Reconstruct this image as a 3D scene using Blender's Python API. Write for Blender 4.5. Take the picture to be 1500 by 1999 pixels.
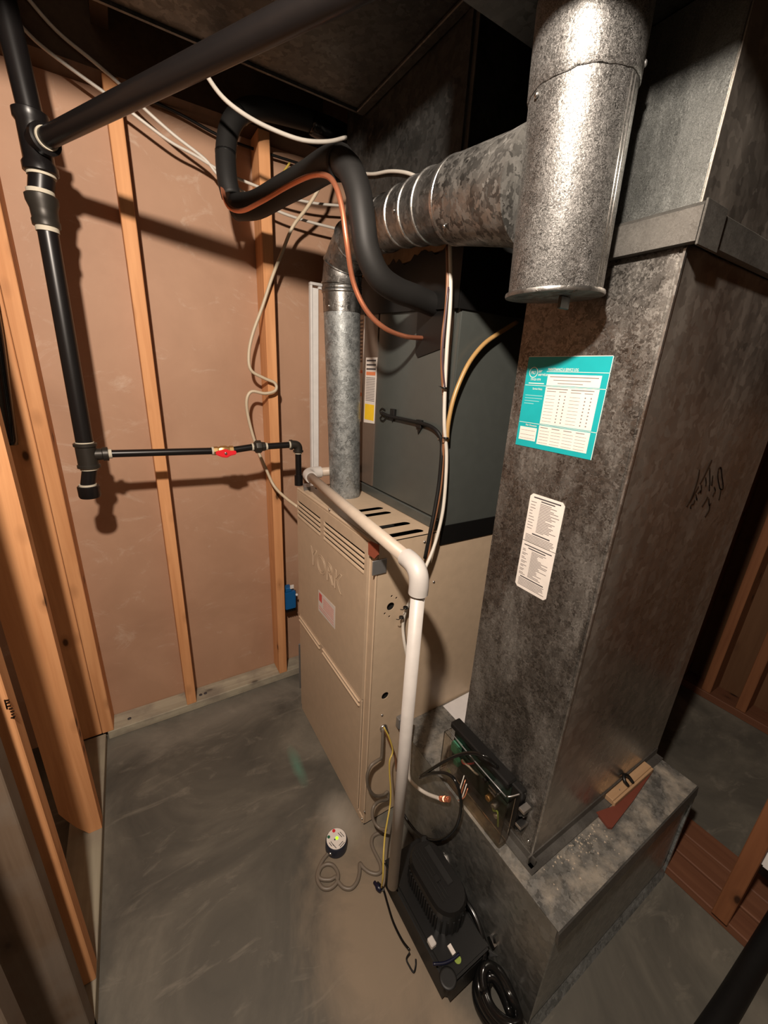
import bpy, bmesh, math, random
from mathutils import Vector, Matrix

random.seed(7)
for o in list(bpy.data.objects):
    bpy.data.objects.remove(o)
SC = bpy.context.scene
C = SC.collection

# ------------------------------------------------------------ camera, world, lamp, exposure
cd = bpy.data.cameras.new('camera')
cam = bpy.data.objects.new('camera', cd)
C.objects.link(cam)
RIGHT, UP, BACK = (0.850418, -0.523636, 0.050934), (0.128264, 0.300249, 0.945198), (-0.510232, -0.797281, 0.322501)
cam.matrix_world = Matrix(((RIGHT[0], UP[0], BACK[0], 0.0),
                           (RIGHT[1], UP[1], BACK[1], 0.0),
                           (RIGHT[2], UP[2], BACK[2], 1.45),
                           (0, 0, 0, 1)))
cd.sensor_fit = 'VERTICAL'
cd.sensor_height = 36.0
cd.lens = 783.5 / 1999.0 * 36.0
cd.clip_start = 0.02
SC.camera = cam

world = bpy.data.worlds.new('world')
SC.world = world
world.use_nodes = True
world.node_tree.nodes['Background'].inputs[0].default_value = (0.80, 0.66, 0.55, 1)
world.node_tree.nodes['Background'].inputs[1].default_value = 0.016

ld = bpy.data.lights.new('ceiling_bulb', 'POINT')
ld.energy = 125.0
ld.color = (1.0, 0.865, 0.735)
ld.shadow_soft_size = 0.028
bulb = bpy.data.objects.new('ceiling_bulb', ld)
bulb.location = (-0.160, 0.07, 2.03)
C.objects.link(bulb)

SC.view_settings.view_transform = 'Standard'
SC.view_settings.look = 'None'
SC.view_settings.gamma = 1.0
SC.view_settings.use_curve_mapping = False
SC.view_settings.exposure = 0.0

# ------------------------------------------------------------ materials
MATS = {}

def newmat(name):
    m = bpy.data.materials.new(name)
    m.use_nodes = True
    nt = m.node_tree
    b = nt.nodes['Principled BSDF']
    MATS[name] = m
    return m, nt, b

def N(nt, typ, **kw):
    n = nt.nodes.new(typ)
    for k, v in kw.items():
        setattr(n, k, v)
    return n

def L(nt, a, b):
    nt.links.new(a, b)

def coords(nt, scale=(1, 1, 1), rot=(0, 0, 0)):
    t = N(nt, 'ShaderNodeTexCoord')
    mp = N(nt, 'ShaderNodeMapping')
    mp.inputs['Scale'].default_value = scale
    mp.inputs['Rotation'].default_value = rot
    L(nt, t.outputs['Object'], mp.inputs['Vector'])
    return mp.outputs['Vector']

def noise(nt, vec, scale, detail=4.0, rough=0.55, dist=0.0):
    n = N(nt, 'ShaderNodeTexNoise')
    n.inputs['Scale'].default_value = scale
    n.inputs['Detail'].default_value = detail
    n.inputs['Roughness'].default_value = rough
    n.inputs['Distortion'].default_value = dist
    if vec is not None:
        L(nt, vec, n.inputs['Vector'])
    return n.outputs['Fac']

def ramp(nt, fac, stops):
    r = N(nt, 'ShaderNodeValToRGB')
    e = r.color_ramp.elements
    while len(e) < len(stops):
        e.new(0.5)
    for i, (p, c) in enumerate(stops):
        e[i].position = p
        e[i].color = (*c, 1) if len(c) == 3 else c
    L(nt, fac, r.inputs['Fac'])
    return r.outputs['Color']

def mixc(nt, fac, a, b, mode='MIX'):
    m = N(nt, 'ShaderNodeMix', data_type='RGBA', blend_type=mode)
    if isinstance(fac, (int, float)):
        m.inputs[0].default_value = fac
    else:
        L(nt, fac, m.inputs[0])
    for i, s in ((6, a), (7, b)):
        if isinstance(s, (tuple, list)):
            m.inputs[i].default_value = (*s, 1) if len(s) == 3 else s
        else:
            L(nt, s, m.inputs[i])
    return m.outputs[2]

def mapr(nt, fac, a0, a1, b0, b1):
    m = N(nt, 'ShaderNodeMapRange')
    for i, v in enumerate((a0, a1, b0, b1)):
        m.inputs[i + 1].default_value = v
    L(nt, fac, m.inputs[0])
    return m.outputs[0]

def bump(nt, b, h, strength=0.2, dist=0.002):
    n = N(nt, 'ShaderNodeBump')
    n.inputs['Strength'].default_value = strength
    n.inputs['Distance'].default_value = dist
    L(nt, h, n.inputs['Height'])
    L(nt, n.outputs['Normal'], b.inputs['Normal'])

def plain(name, col, rough=0.5, metal=0.0, spec=0.5, emit=None):
    m, nt, b = newmat(name)
    v = coords(nt)
    f = noise(nt, v, 35.0, 3.0)
    lo = tuple(c * 0.955 for c in col)
    hi = tuple(min(1, c * 1.045) for c in col)
    L(nt, ramp(nt, f, [(0.3, lo), (0.7, hi)]), b.inputs['Base Color'])
    b.inputs['Roughness'].default_value = rough
    b.inputs['Metallic'].default_value = metal
    b.inputs['Specular IOR Level'].default_value = spec
    if emit:
        b.inputs['Emission Color'].default_value = (*emit[0], 1)
        b.inputs['Emission Strength'].default_value = emit[1]
    return m

def wood(name, axis, light, dark, grain=1.0, rough=0.65, grime=0.0):
    """pine with long grain along the axis and a few knots"""
    m, nt, b = newmat(name)
    s = [26.0, 26.0, 26.0]
    s[axis] = 1.3
    oi = N(nt, 'ShaderNodeObjectInfo')
    t = N(nt, 'ShaderNodeTexCoord')
    add = N(nt, 'ShaderNodeVectorMath', operation='ADD')
    mul = N(nt, 'ShaderNodeVectorMath', operation='SCALE')
    mul.inputs[0].default_value = (3.1, 5.3, 7.7)
    L(nt, oi.outputs['Random'], mul.inputs['Scale'])
    L(nt, t.outputs['Object'], add.inputs[0])
    L(nt, mul.outputs[0], add.inputs[1])
    mp = N(nt, 'ShaderNodeMapping')
    mp.inputs['Scale'].default_value = s
    L(nt, add.outputs[0], mp.inputs['Vector'])
    g = noise(nt, mp.outputs['Vector'], 1.6 * grain, 5.0, 0.6, 0.5)
    col = ramp(nt, g, [(0.28, dark), (0.5, tuple((a + c) / 2 for a, c in zip(light, dark))), (0.72, light)])
    # broad tone drift
    bn = noise(nt, add.outputs[0], 2.2, 2.0)
    col = mixc(nt, mapr(nt, bn, 0.35, 0.7, 0.0, 0.35), col, tuple(c * 0.75 for c in light))
    # knots: sparse voronoi cells
    ks = [13.0, 13.0, 13.0]
    ks[axis] = 6.5
    km = N(nt, 'ShaderNodeMapping')
    km.inputs['Scale'].default_value = ks
    L(nt, add.outputs[0], km.inputs['Vector'])
    vo = N(nt, 'ShaderNodeTexVoronoi')
    vo.inputs['Scale'].default_value = 1.0
    L(nt, km.outputs['Vector'], vo.inputs['Vector'])
    col = mixc(nt, mapr(nt, vo.outputs['Distance'], 0.10, 0.26, 0.55, 0.0), col, tuple(c * 0.62 for c in dark))
    kf = mapr(nt, vo.outputs['Distance'], 0.07, 0.125, 1.0, 0.0)
    col = mixc(nt, kf, col, tuple(c * 0.20 for c in dark))
    if grime:
        gn = noise(nt, add.outputs[0], 9.0, 5.0)
        col = mixc(nt, mapr(nt, gn, 0.4, 0.62, 0.0, grime), col, (0.20, 0.17, 0.14))
    L(nt, col, b.inputs['Base Color'])
    b.inputs['Roughness'].default_value = rough
    b.inputs['Specular IOR Level'].default_value = 0.25
    bump(nt, b, g, 0.25, 0.001)
    return m

def galv(name, lo, hi, rough=(0.3, 0.55), spangle=90.0, metal=0.85, stain=0.0, staincol=(0.5, 0.47, 0.42), bumpy=0.15, stainscale=7.0, streak=(1, 1, 1)):
    """zinc coated sheet: voronoi spangle, roughness drift, chalky stains"""
    m, nt, b = newmat(name)
    v = coords(nt)
    vo = N(nt, 'ShaderNodeTexVoronoi')
    vo.inputs['Scale'].default_value = spangle
    n1 = N(nt, 'ShaderNodeTexNoise')
    n1.inputs['Scale'].default_value = spangle * 0.8
    L(nt, v, n1.inputs['Vector'])
    L(nt, mixc(nt, 0.035, v, n1.outputs['Color'], 'ADD'), vo.inputs['Vector'])
    sep = N(nt, 'ShaderNodeSeparateColor')
    L(nt, vo.outputs['Color'], sep.inputs[0])
    col = ramp(nt, sep.outputs[0], [(0.1, lo), (0.9, hi)])
    vs = coords(nt, streak)
    big = noise(nt, vs, stainscale, 6.0, 0.65, 0.3)
    if stain:
        col = mixc(nt, mapr(nt, big, 0.45, 0.68, 0.0, stain), col, staincol)
    L(nt, col, b.inputs['Base Color'])
    mt = mapr(nt, big, 0.45, 0.72, metal, metal - 0.55 * stain)
    L(nt, mt, b.inputs['Metallic'])
    rr = N(nt, 'ShaderNodeMath', operation='ADD')
    L(nt, mapr(nt, sep.outputs[1], 0, 1, rough[0], rough[1]), rr.inputs[0])
    L(nt, mapr(nt, big, 0.35, 0.7, -0.04, 0.16), rr.inputs[1])
    L(nt, rr.outputs[0], b.inputs['Roughness'])
    fine = noise(nt, v, 260.0, 2.0)
    hh = N(nt, 'ShaderNodeMath', operation='ADD')
    L(nt, sep.outputs[2], hh.inputs[0])
    L(nt, fine, hh.inputs[1])
    bump(nt, b, hh.outputs[0], bumpy, 0.0008)
    return m

# brown kraft board of the back wall: faint chalk smears
m, nt, b = newmat('kraft_board')
v = coords(nt)
f1 = noise(nt, v, 3.0, 5.0, 0.6, 0.4)
col = ramp(nt, f1, [(0.3, (0.375, 0.219, 0.139)), (0.7, (0.468, 0.282, 0.184))])
sm = noise(nt, coords(nt, (3.4, 3.4, 5.2)), 1.4, 8.0, 0.74, 2.0)
col = mixc(nt, mapr(nt, sm, 0.57, 0.72, 0.0, 0.45), col, (0.60, 0.48, 0.38))
L(nt, col, b.inputs['Base Color'])
b.inputs['Roughness'].default_value = 0.62
b.inputs['Specular IOR Level'].default_value = 0.35
bump(nt, b, noise(nt, v, 120.0, 3.0), 0.08, 0.001)

# concrete floor: grey-brown trowel swirls, pale chalk near the plates, sandy patch by the pump
m, nt, b = newmat('concrete')
v = coords(nt)
a1 = noise(nt, v, 2.6, 8.0, 0.62, 0.9)
col = ramp(nt, a1, [(0.30, (0.050, 0.048, 0.041)), (0.5, (0.094, 0.087, 0.072)), (0.68, (0.160, 0.146, 0.118))])
sw = noise(nt, coords(nt, (2.0, 6.0, 1.0), (0, 0, 0.5)), 2.3, 7.0, 0.68, 1.6)
col = mixc(nt, mapr(nt, sw, 0.56, 0.74, 0.0, 0.55), col, (0.24, 0.215, 0.175))
fine = noise(nt, v, 70.0, 4.0)
col = mixc(nt, mapr(nt, fine, 0.45, 0.75, 0.0, 0.20), col, (0.09, 0.08, 0.065))
geo = N(nt, 'ShaderNodeNewGeometry')

def blob(centre, rx, ry, soft):
    sub = N(nt, 'ShaderNodeVectorMath', operation='SUBTRACT')
    L(nt, geo.outputs['Position'], sub.inputs[0])
    sub.inputs[1].default_value = (centre[0], centre[1], 0)
    mu = N(nt, 'ShaderNodeVectorMath', operation='MULTIPLY')
    L(nt, sub.outputs[0], mu.inputs[0])
    mu.inputs[1].default_value = (1 / rx, 1 / ry, 0)
    ln = N(nt, 'ShaderNodeVectorMath', operation='LENGTH')
    L(nt, mu.outputs[0], ln.inputs[0])
    wob = N(nt, 'ShaderNodeMath', operation='ADD')
    L(nt, ln.outputs['Value'], wob.inputs[0])
    L(nt, mapr(nt, a1, 0.3, 0.7, 0.35, -0.35), wob.inputs[1])
    return mapr(nt, wob.outputs[0], 1.0 - soft, 1.0 + soft * 0.4, 1.0, 0.0)

def scaled(fac, k):
    mm = N(nt, 'ShaderNodeMath', operation='MULTIPLY')
    L(nt, fac, mm.inputs[0])
    mm.inputs[1].default_value = k
    return mm.outputs[0]

col = mixc(nt, scaled(blob((0.40, 0.52), 0.19, 0.36, 0.5), 0.75), col, (0.27, 0.205, 0.140))
col = mixc(nt, scaled(blob((0.20, 1.52), 0.50, 0.10, 0.9), 0.5), col, (0.30, 0.275, 0.23))
col = mixc(nt, scaled(blob((0.435, 0.87), 0.055, 0.09, 0.9), 0.6), col, (0.36, 0.33, 0.28))
col = mixc(nt, scaled(blob((0.382, 1.115), 0.02, 0.075, 0.9), 0.4), col, (0.10, 0.33, 0.24))
L(nt, col, b.inputs['Base Color'])
b.inputs['Roughness'].default_value = 0.6
b.inputs['Specular IOR Level'].default_value = 0.4
bump(nt, b, a1, 0.25, 0.004)

wood('pine_z', 2, (0.77, 0.392, 0.182), (0.56, 0.250, 0.104))
wood('pine_y', 1, (0.60, 0.33, 0.18), (0.46, 0.22, 0.11))
wood('pine_x', 0, (0.42, 0.27, 0.155), (0.30, 0.18, 0.095))
wood('red_pine_y', 1, (0.165, 0.070, 0.037), (0.110, 0.042, 0.022))
wood('red_pine_z', 2, (0.23, 0.095, 0.041), (0.16, 0.060, 0.026))
wood('treated_plate_x', 0, (0.47, 0.43, 0.33), (0.30, 0.26, 0.19), grime=0.7)
wood('treated_plate_y', 1, (0.36, 0.33, 0.25), (0.24, 0.21, 0.15), grime=0.6)
wood('shaded_board', 2, (0.135, 0.066, 0.032), (0.105, 0.048, 0.022))  # board colour darkened to carry the return duct's shadow
wood('weathered_z', 2, (0.20, 0.140, 0.095), (0.125, 0.082, 0.052), grime=0.5)
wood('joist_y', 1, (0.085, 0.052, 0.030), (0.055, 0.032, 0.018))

galv('galv_vent', (0.085, 0.083, 0.079), (0.36, 0.352, 0.340), (0.34, 0.58), 290.0, 0.93, bumpy=0.6)
galv('galv_flue', (0.192, 0.205, 0.206), (0.355, 0.377, 0.378), (0.36, 0.58), 110.0, 0.75, 0.45, (0.33, 0.338, 0.330), bumpy=0.4, stainscale=26.0)
galv('galv_branch', (0.105, 0.102, 0.096), (0.34, 0.332, 0.312), (0.30, 0.52), 95.0, 0.90, 0.3, (0.20, 0.195, 0.18), bumpy=0.3)
galv('galv_elbow', (0.17, 0.166, 0.158), (0.30, 0.292, 0.278), (0.26, 0.42), 80.0, 0.94, bumpy=0.3)
galv('galv_bead', (0.42, 0.41, 0.39), (0.60, 0.585, 0.56), (0.22, 0.34), 80.0, 0.95, bumpy=0.15)
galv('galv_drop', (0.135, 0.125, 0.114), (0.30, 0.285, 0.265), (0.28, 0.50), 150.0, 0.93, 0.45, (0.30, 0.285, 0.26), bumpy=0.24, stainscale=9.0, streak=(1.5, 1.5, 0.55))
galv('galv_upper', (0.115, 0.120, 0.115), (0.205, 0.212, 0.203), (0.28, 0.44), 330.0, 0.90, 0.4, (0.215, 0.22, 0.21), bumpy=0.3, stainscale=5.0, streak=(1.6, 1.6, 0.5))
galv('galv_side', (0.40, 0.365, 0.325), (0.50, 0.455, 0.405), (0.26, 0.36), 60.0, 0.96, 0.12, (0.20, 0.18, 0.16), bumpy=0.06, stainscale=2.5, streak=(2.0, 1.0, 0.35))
galv('galv_boot', (0.32, 0.322, 0.305), (0.42, 0.418, 0.395), (0.28, 0.42), 70.0, 0.93, 0.10, (0.30, 0.275, 0.235), bumpy=0.15, stainscale=3.5)
galv('galv_boot_top', (0.140, 0.137, 0.126), (0.24, 0.234, 0.217), (0.40, 0.60), 80.0, 0.6, 1.0, (0.315, 0.275, 0.222), bumpy=0.35, stainscale=11.0)
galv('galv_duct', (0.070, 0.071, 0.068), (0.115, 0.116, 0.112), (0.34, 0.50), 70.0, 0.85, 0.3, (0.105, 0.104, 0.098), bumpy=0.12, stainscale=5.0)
galv('galv_cleat', (0.128, 0.121, 0.110), (0.155, 0.147, 0.135), (0.36, 0.46), 200.0, 0.75, 0.3, (0.20, 0.19, 0.17), bumpy=0.1)

plain('furnace_paint', (0.510, 0.388, 0.272), 0.42, 0.0, 0.5)
plain('furnace_bead', (0.60, 0.465, 0.332), 0.40, 0.0, 0.5)
plain('furnace_dark', (0.008, 0.0065, 0.005), 0.9)
plain('coil_paint', (0.062, 0.068, 0.063), 0.30, 0.0, 0.6)
plain('coil_taupe_reflection', (0.115, 0.088, 0.070), 0.32, 0.0, 0.5)  # same coil paint with a brown reflection put into the colour
plain('black_plastic', (0.0050, 0.0050, 0.0050), 0.40)
plain('pump_plastic', (0.0062, 0.0062, 0.0060), 0.52)
plain('glossy_black', (0.006, 0.006, 0.006), 0.16)
plain('black_rubber', (0.0065, 0.0062, 0.0060), 0.55, 0.0, 0.3)
plain('foam_insulation', (0.0135, 0.0128, 0.0122), 0.58, 0.0, 0.35)
plain('mastic', (0.0045, 0.0042, 0.0040), 0.5)
plain('black_iron', (0.0070, 0.0060, 0.0060), 0.33, 0.0, 0.38)
plain('iron_fitting', (0.030, 0.026, 0.021), 0.44, 0.4, 0.5)
plain('pipe_dope', (0.50, 0.455, 0.36), 0.7)
plain('brass', (0.48, 0.31, 0.13), 0.36, 0.85)
plain('red_handle', (0.72, 0.020, 0.030), 0.35)
plain('copper', (0.80, 0.30, 0.165), 0.34, 0.75)
plain('pvc_white', (0.52, 0.488, 0.458), 0.42)
plain('pvc_pipe', (0.50, 0.415, 0.335), 0.45)
plain('white_metal', (0.74, 0.715, 0.69), 0.4)
plain('white_cable', (0.60, 0.555, 0.49), 0.45)
plain('cream_cable', (0.56, 0.465, 0.335), 0.45)
plain('grey_cable', (0.150, 0.122, 0.094), 0.45)
plain('brown_wire', (0.22, 0.095, 0.045), 0.4)
plain('gold_wire', (0.40, 0.24, 0.09), 0.35)
plain('purple_wire', (0.075, 0.045, 0.055), 0.4)
plain('yellow_wire', (0.52, 0.38, 0.07), 0.42)
plain('steel', (0.62, 0.61, 0.60), 0.28, 1.0)
plain('dull_steel', (0.34, 0.34, 0.34), 0.45, 0.8)
plain('paper', (0.62, 0.59, 0.575), 0.7)
plain('label_white', (0.70, 0.645, 0.595), 0.5)
plain('teal_print', (0.006, 0.330, 0.355), 0.45)
plain('ink', (0.05, 0.045, 0.05), 0.6)
plain('ink_grey', (0.19, 0.165, 0.16), 0.6)
plain('ink_pale', (0.22, 0.48, 0.49), 0.6)
plain('ink_red', (0.62, 0.10, 0.09), 0.5)
plain('ink_pink', (0.70, 0.34, 0.30), 0.5)
plain('ink_orange', (0.72, 0.22, 0.09), 0.5)
plain('label_yellow', (0.85, 0.55, 0.02), 0.5)
plain('marker_black', (0.010, 0.006, 0.004), 1.0, 0.0, 0.0)
plain('rust', (0.27, 0.062, 0.028), 0.8)
plain('blue_plastic', (0.008, 0.105, 0.30), 0.42)
plain('dial_body', (0.016, 0.020, 0.034), 0.4)
plain('dial_green', (0.01, 0.10, 0.05), 0.5)
plain('dial_red', (0.60, 0.02, 0.03), 0.45)
plain('led_green', (0.35, 0.9, 0.02), 0.4, emit=((0.35, 1.0, 0.02), 1.3))
plain('tag_green', (0.22, 0.30, 0.05), 0.5)
plain('terminal_green', (0.06, 0.20, 0.12), 0.45)
plain('pcb_green', (0.006, 0.016, 0.011), 0.4)
plain('red_shim', (0.125, 0.030, 0.017), 0.6)
plain('navy', (0.004, 0.005, 0.020), 0.35)
plain('dust', (0.40, 0.335, 0.26), 0.9)

m, nt, b = newmat('clear_acrylic')
b.inputs['Base Color'].default_value = (0.92, 0.86, 0.78, 1)
b.inputs['Roughness'].default_value = 0.06
b.inputs['Transmission Weight'].default_value = 1.0
b.inputs['IOR'].default_value = 1.15
L(nt, mapr(nt, noise(nt, coords(nt), 30.0, 3.0), 0.3, 0.8, 0.03, 0.16), b.inputs['Roughness'])

# ------------------------------------------------------------ mesh helpers
class MB:
    """collects shapes in one bmesh, then links them as ONE mesh object"""
    def __init__(self):
        self.bm = bmesh.new()

    def box(self, x0, y0, z0, x1, y1, z1, bev=0.0, seg=1):
        bm = self.bm
        vs = [bm.verts.new(p) for p in ((x0, y0, z0), (x1, y0, z0), (x1, y1, z0), (x0, y1, z0),
                                        (x0, y0, z1), (x1, y0, z1), (x1, y1, z1), (x0, y1, z1))]
        fs = [bm.faces.new([vs[i] for i in f]) for f in ((3, 2, 1, 0), (4, 5, 6, 7), (0, 1, 5, 4), (1, 2, 6, 5), (2, 3, 7, 6), (3, 0, 4, 7))]
        if bev:
            es = list({e for f in fs for e in f.edges})
            bmesh.ops.bevel(bm, geom=es, offset=bev, segments=seg, affect='EDGES', clamp_overlap=True)
        return self

    def prism(self, pts, vec, bev=0.0):
        """planar polygon pulled along vec"""
        bm = self.bm
        vec = Vector(vec)
        a = [bm.verts.new(p) for p in pts]
        c = [bm.verts.new(Vector(p) + vec) for p in pts]
        n = len(pts)
        fs = [bm.faces.new(a[::-1]), bm.faces.new(c)]
        for i in range(n):
            fs.append(bm.faces.new((a[i], a[(i + 1) % n], c[(i + 1) % n], c[i])))
        bmesh.ops.recalc_face_normals(bm, faces=fs)
        if bev:
            es = list({e for f in fs for e in f.edges})
            bmesh.ops.bevel(bm, geom=es, offset=bev, segments=2, affect='EDGES', clamp_overlap=True)
        return self

    def holed(self, outer, holes, vec):
        """planar sheet with cut-outs and a thickness"""
        bm = self.bm
        vec = Vector(vec)
        edges = []
        loops = []
        for lp in [outer] + list(holes):
            vs = [bm.verts.new(p) for p in lp]
            loops.append(vs)
            edges += [bm.edges.new((vs[i], vs[(i + 1) % len(vs)])) for i in range(len(vs))]
        res = bmesh.ops.triangle_fill(bm, use_beauty=True, edges=edges)
        front = [g for g in res['geom'] if isinstance(g, bmesh.types.BMFace)]
        cp = {}
        for vs in loops:
            for v in vs:
                cp[v] = bm.verts.new(v.co + vec)
        back = [bm.faces.new([cp[v] for v in f.verts][::-1]) for f in front]
        sides = []
        for vs in loops:
            for i in range(len(vs)):
                p, q = vs[i], vs[(i + 1) % len(vs)]
                sides.append(bm.faces.new((p, q, cp[q], cp[p])))
        bmesh.ops.recalc_face_normals(bm, faces=front + back + sides)
        return self

    def ring(self, c, d, up, r, n, rx=None):
        d = Vector(d).normalized()
        u = Vector(up) - d * Vector(up).dot(d)
        u.normalize()
        w = d.cross(u)
        rx = r if rx is None else rx
        return [self.bm.verts.new(Vector(c) + u * (math.cos(t) * r) + w * (math.sin(t) * rx)) for t in [2 * math.pi * k / n for k in range(n)]]

    def skin(self, rings, caps=True, smooth=True):
        bm = self.bm
        fs = []
        for a, c in zip(rings, rings[1:]):
            n = len(a)
            for k in range(n):
                f = bm.faces.new((a[k], a[(k + 1) % n], c[(k + 1) % n], c[k]))
                f.smooth = smooth
                fs.append(f)
        if caps:
            fs.append(bm.faces.new(rings[0][::-1]))
            fs.append(bm.faces.new(rings[-1]))
        bmesh.ops.recalc_face_normals(bm, faces=fs)
        return self

    def tube(self, pts, r, n=10, smooth=4, caps=True, flat=None):
        """round cable or pipe through the points (Catmull-Rom)"""
        P = [Vector(p) for p in pts]
        if smooth > 1 and len(P) > 2:
            Q = []
            for i in range(len(P) - 1):
                p0 = P[i - 1] if i else P[0] * 2 - P[1]
                p3 = P[i + 2] if i + 2 < len(P) else P[-1] * 2 - P[-2]
                for s in range(smooth):
                    t = s / smooth
                    Q.append(0.5 * ((2 * P[i]) + (P[i + 1] - p0) * t + (2 * p0 - 5 * P[i] + 4 * P[i + 1] - p3) * t * t + (3 * P[i] - p0 - 3 * P[i + 1] + p3) * t ** 3))
            Q.append(P[-1])
            P = Q
        rr = r if isinstance(r, (list, tuple)) else [r] * len(P)
        if len(rr) != len(P):
            m = len(rr)
            rr = [rr[min(m - 1, int(i * m / len(P)))] for i in range(len(P))]
        rings = []
        up = Vector((0.13, 0.21, 0.97))
        for i, p in enumerate(P):
            d = (P[min(i + 1, len(P) - 1)] - P[max(i - 1, 0)])
            if d.length < 1e-7:
                d = Vector((0, 0, 1))
            d.normalize()
            if abs(up.dot(d)) > 0.98:
                up = Vector((0.9, 0.3, 0.1))
            up = (up - d * up.dot(d)).normalized()
            rings.append(self.ring(p, d, up, rr[i], n, flat * rr[i] if flat else None))
        return self.skin(rings, caps)

    def lathe(self, p0, d, prof, n=28, caps=True):
        """profile of (distance along d, radius)"""
        p0 = Vector(p0)
        d = Vector(d).normalized()
        up = Vector((0, 0, 1)) if abs(d.z) < 0.9 else Vector((1, 0, 0))
        return self.skin([self.ring(p0 + d * t, d, up, r, n) for t, r in prof], caps)

    def build(self, name, mat, parent=None):
        me = bpy.data.meshes.new(name)
        self.bm.to_mesh(me)
        self.bm.free()
        me.materials.append(MATS[mat])
        o = bpy.data.objects.new(name, me)
        C.objects.link(o)
        if parent is not None:
            o.parent = parent
        return o

def sharp(o, ang=40):
    """smooth curved walls, keep the edges crisp"""
    me = o.data
    lim = math.radians(ang)
    bm = bmesh.new()
    bm.from_mesh(me)
    for e in bm.edges:
        if len(e.link_faces) == 2 and e.calc_face_angle(0) > lim:
            e.smooth = False
    bm.to_mesh(me)
    bm.free()
    return o

def thing(name, label, cat, group=None):
    o = bpy.data.objects.new(name, None)
    o.empty_display_size = 0.05
    C.objects.link(o)
    o['label'] = label
    o['category'] = cat
    if group:
        o['group'] = group
    return o

def tag(o, label, cat, group=None):
    o['label'] = label
    o['category'] = cat
    if group:
        o['group'] = group
    return o

def struct(o):
    o['kind'] = 'structure'
    return o

def lab(o, text):
    o['label'] = text
    return o

def box(name, mat, a, c, parent=None, bev=0.0, seg=1):
    return MB().box(*a, *c, bev, seg).build(name, mat, parent)

def tube(name, mat, pts, r, parent=None, n=10, smooth=4):
    return MB().tube(pts, r, n, smooth).build(name, mat, parent)

def circle(c, r, u, w, n=16):
    u, w, c = Vector(u), Vector(w), Vector(c)
    return [c + u * (math.cos(2 * math.pi * k / n) * r) + w * (math.sin(2 * math.pi * k / n) * r) for k in range(n)]

def text_mesh(name, body, size, origin, right, up, mat, parent, depth=0.0002, outline=0.0, width=None, shear=0.0, spacing=1.0, flat=True):
    """lettering laid on a plane given by its right and up directions"""
    cu = bpy.data.curves.new(name, 'FONT')
    cu.body = body
    cu.size = size
    cu.shear = shear
    cu.space_character = spacing
    cu.resolution_u = 3
    if outline:
        cu.fill_mode = 'NONE'
        cu.bevel_depth = outline
        cu.bevel_resolution = 1
    else:
        cu.extrude = depth
    t = bpy.data.objects.new(name, cu)
    C.objects.link(t)
    bpy.context.view_layer.update()
    dg = bpy.context.evaluated_depsgraph_get()
    me = bpy.data.meshes.new_from_object(t.evaluated_get(dg))
    bpy.data.objects.remove(t)
    xs = [v.co.x for v in me.vertices]
    x0, x1 = min(xs), max(xs)
    ys = [v.co.y for v in me.vertices]
    y0 = min(ys)
    k = (width / (x1 - x0)) if width else 1.0
    R_, U_ = Vector(right).normalized(), Vector(up).normalized()
    W_ = R_.cross(U_)
    for v in me.vertices:
        p = v.co.copy()
        v.co = Vector(origin) + R_ * ((p.x - x0) * k) + U_ * (p.y - y0) + W_ * p.z
    me.materials.clear()
    me.materials.append(MATS[mat])
    o = bpy.data.objects.new(name, me)
    C.objects.link(o)
    o.parent = parent
    return o

def screw(parent, p, d, r=0.004, mat='steel'):
    return MB().lathe(p, d, [(-0.001, r * 0.9), (0.0005, r), (0.002, r * 0.85), (0.003, r * 0.4)], 10).build('screw', mat, parent)

# ============================================================ the setting
floor = struct(MB().box(-1.6, -1.4, -0.1, 3.2, 2.0, 0.0).build('floor', 'concrete'))

# ---- back wall: brown board behind a row of studs on a treated plate
wall_back = struct(box('wall_back', 'kraft_board', (-1.6, 1.69, 0.0), (2.9, 1.72, 2.62)))
box('sole_plate', 'treated_plate_x', (-0.235, 1.600, 0.0), (1.6, 1.689, 0.038), wall_back, 0.002)
for x0 in (-0.252, 0.055, 0.467, 1.28):
    box('stud', 'pine_z', (x0, 1.598 if x0 > 0 else 1.600, 0.039), (x0 + 0.038, 1.689, 2.1755 if x0 < 0.6 else 2.45), wall_back, 0.002)
for x in (-0.16, 0.115, 0.135):
    MB().lathe((x, 1.636, 0.038), (0, 0, 1), [(0, 0.007), (0.0015, 0.007), (0.002, 0.004)], 10).build('nail_head', 'ink', wall_back)

# ---- left wall: open studs on a plate, dark beyond
wall_left = bpy.data.objects.new('wall_left', None)
C.objects.link(wall_left)
struct(wall_left)
box('sole_plate', 'treated_plate_y', (-0.330, -0.6, 0.0), (-0.241, 1.598, 0.038), wall_left, 0.002)
box('stud', 'pine_z', (-0.345, 1.602, 0.0385), (-0.2535, 1.640, 2.1755), wall_left, 0.002)
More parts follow.
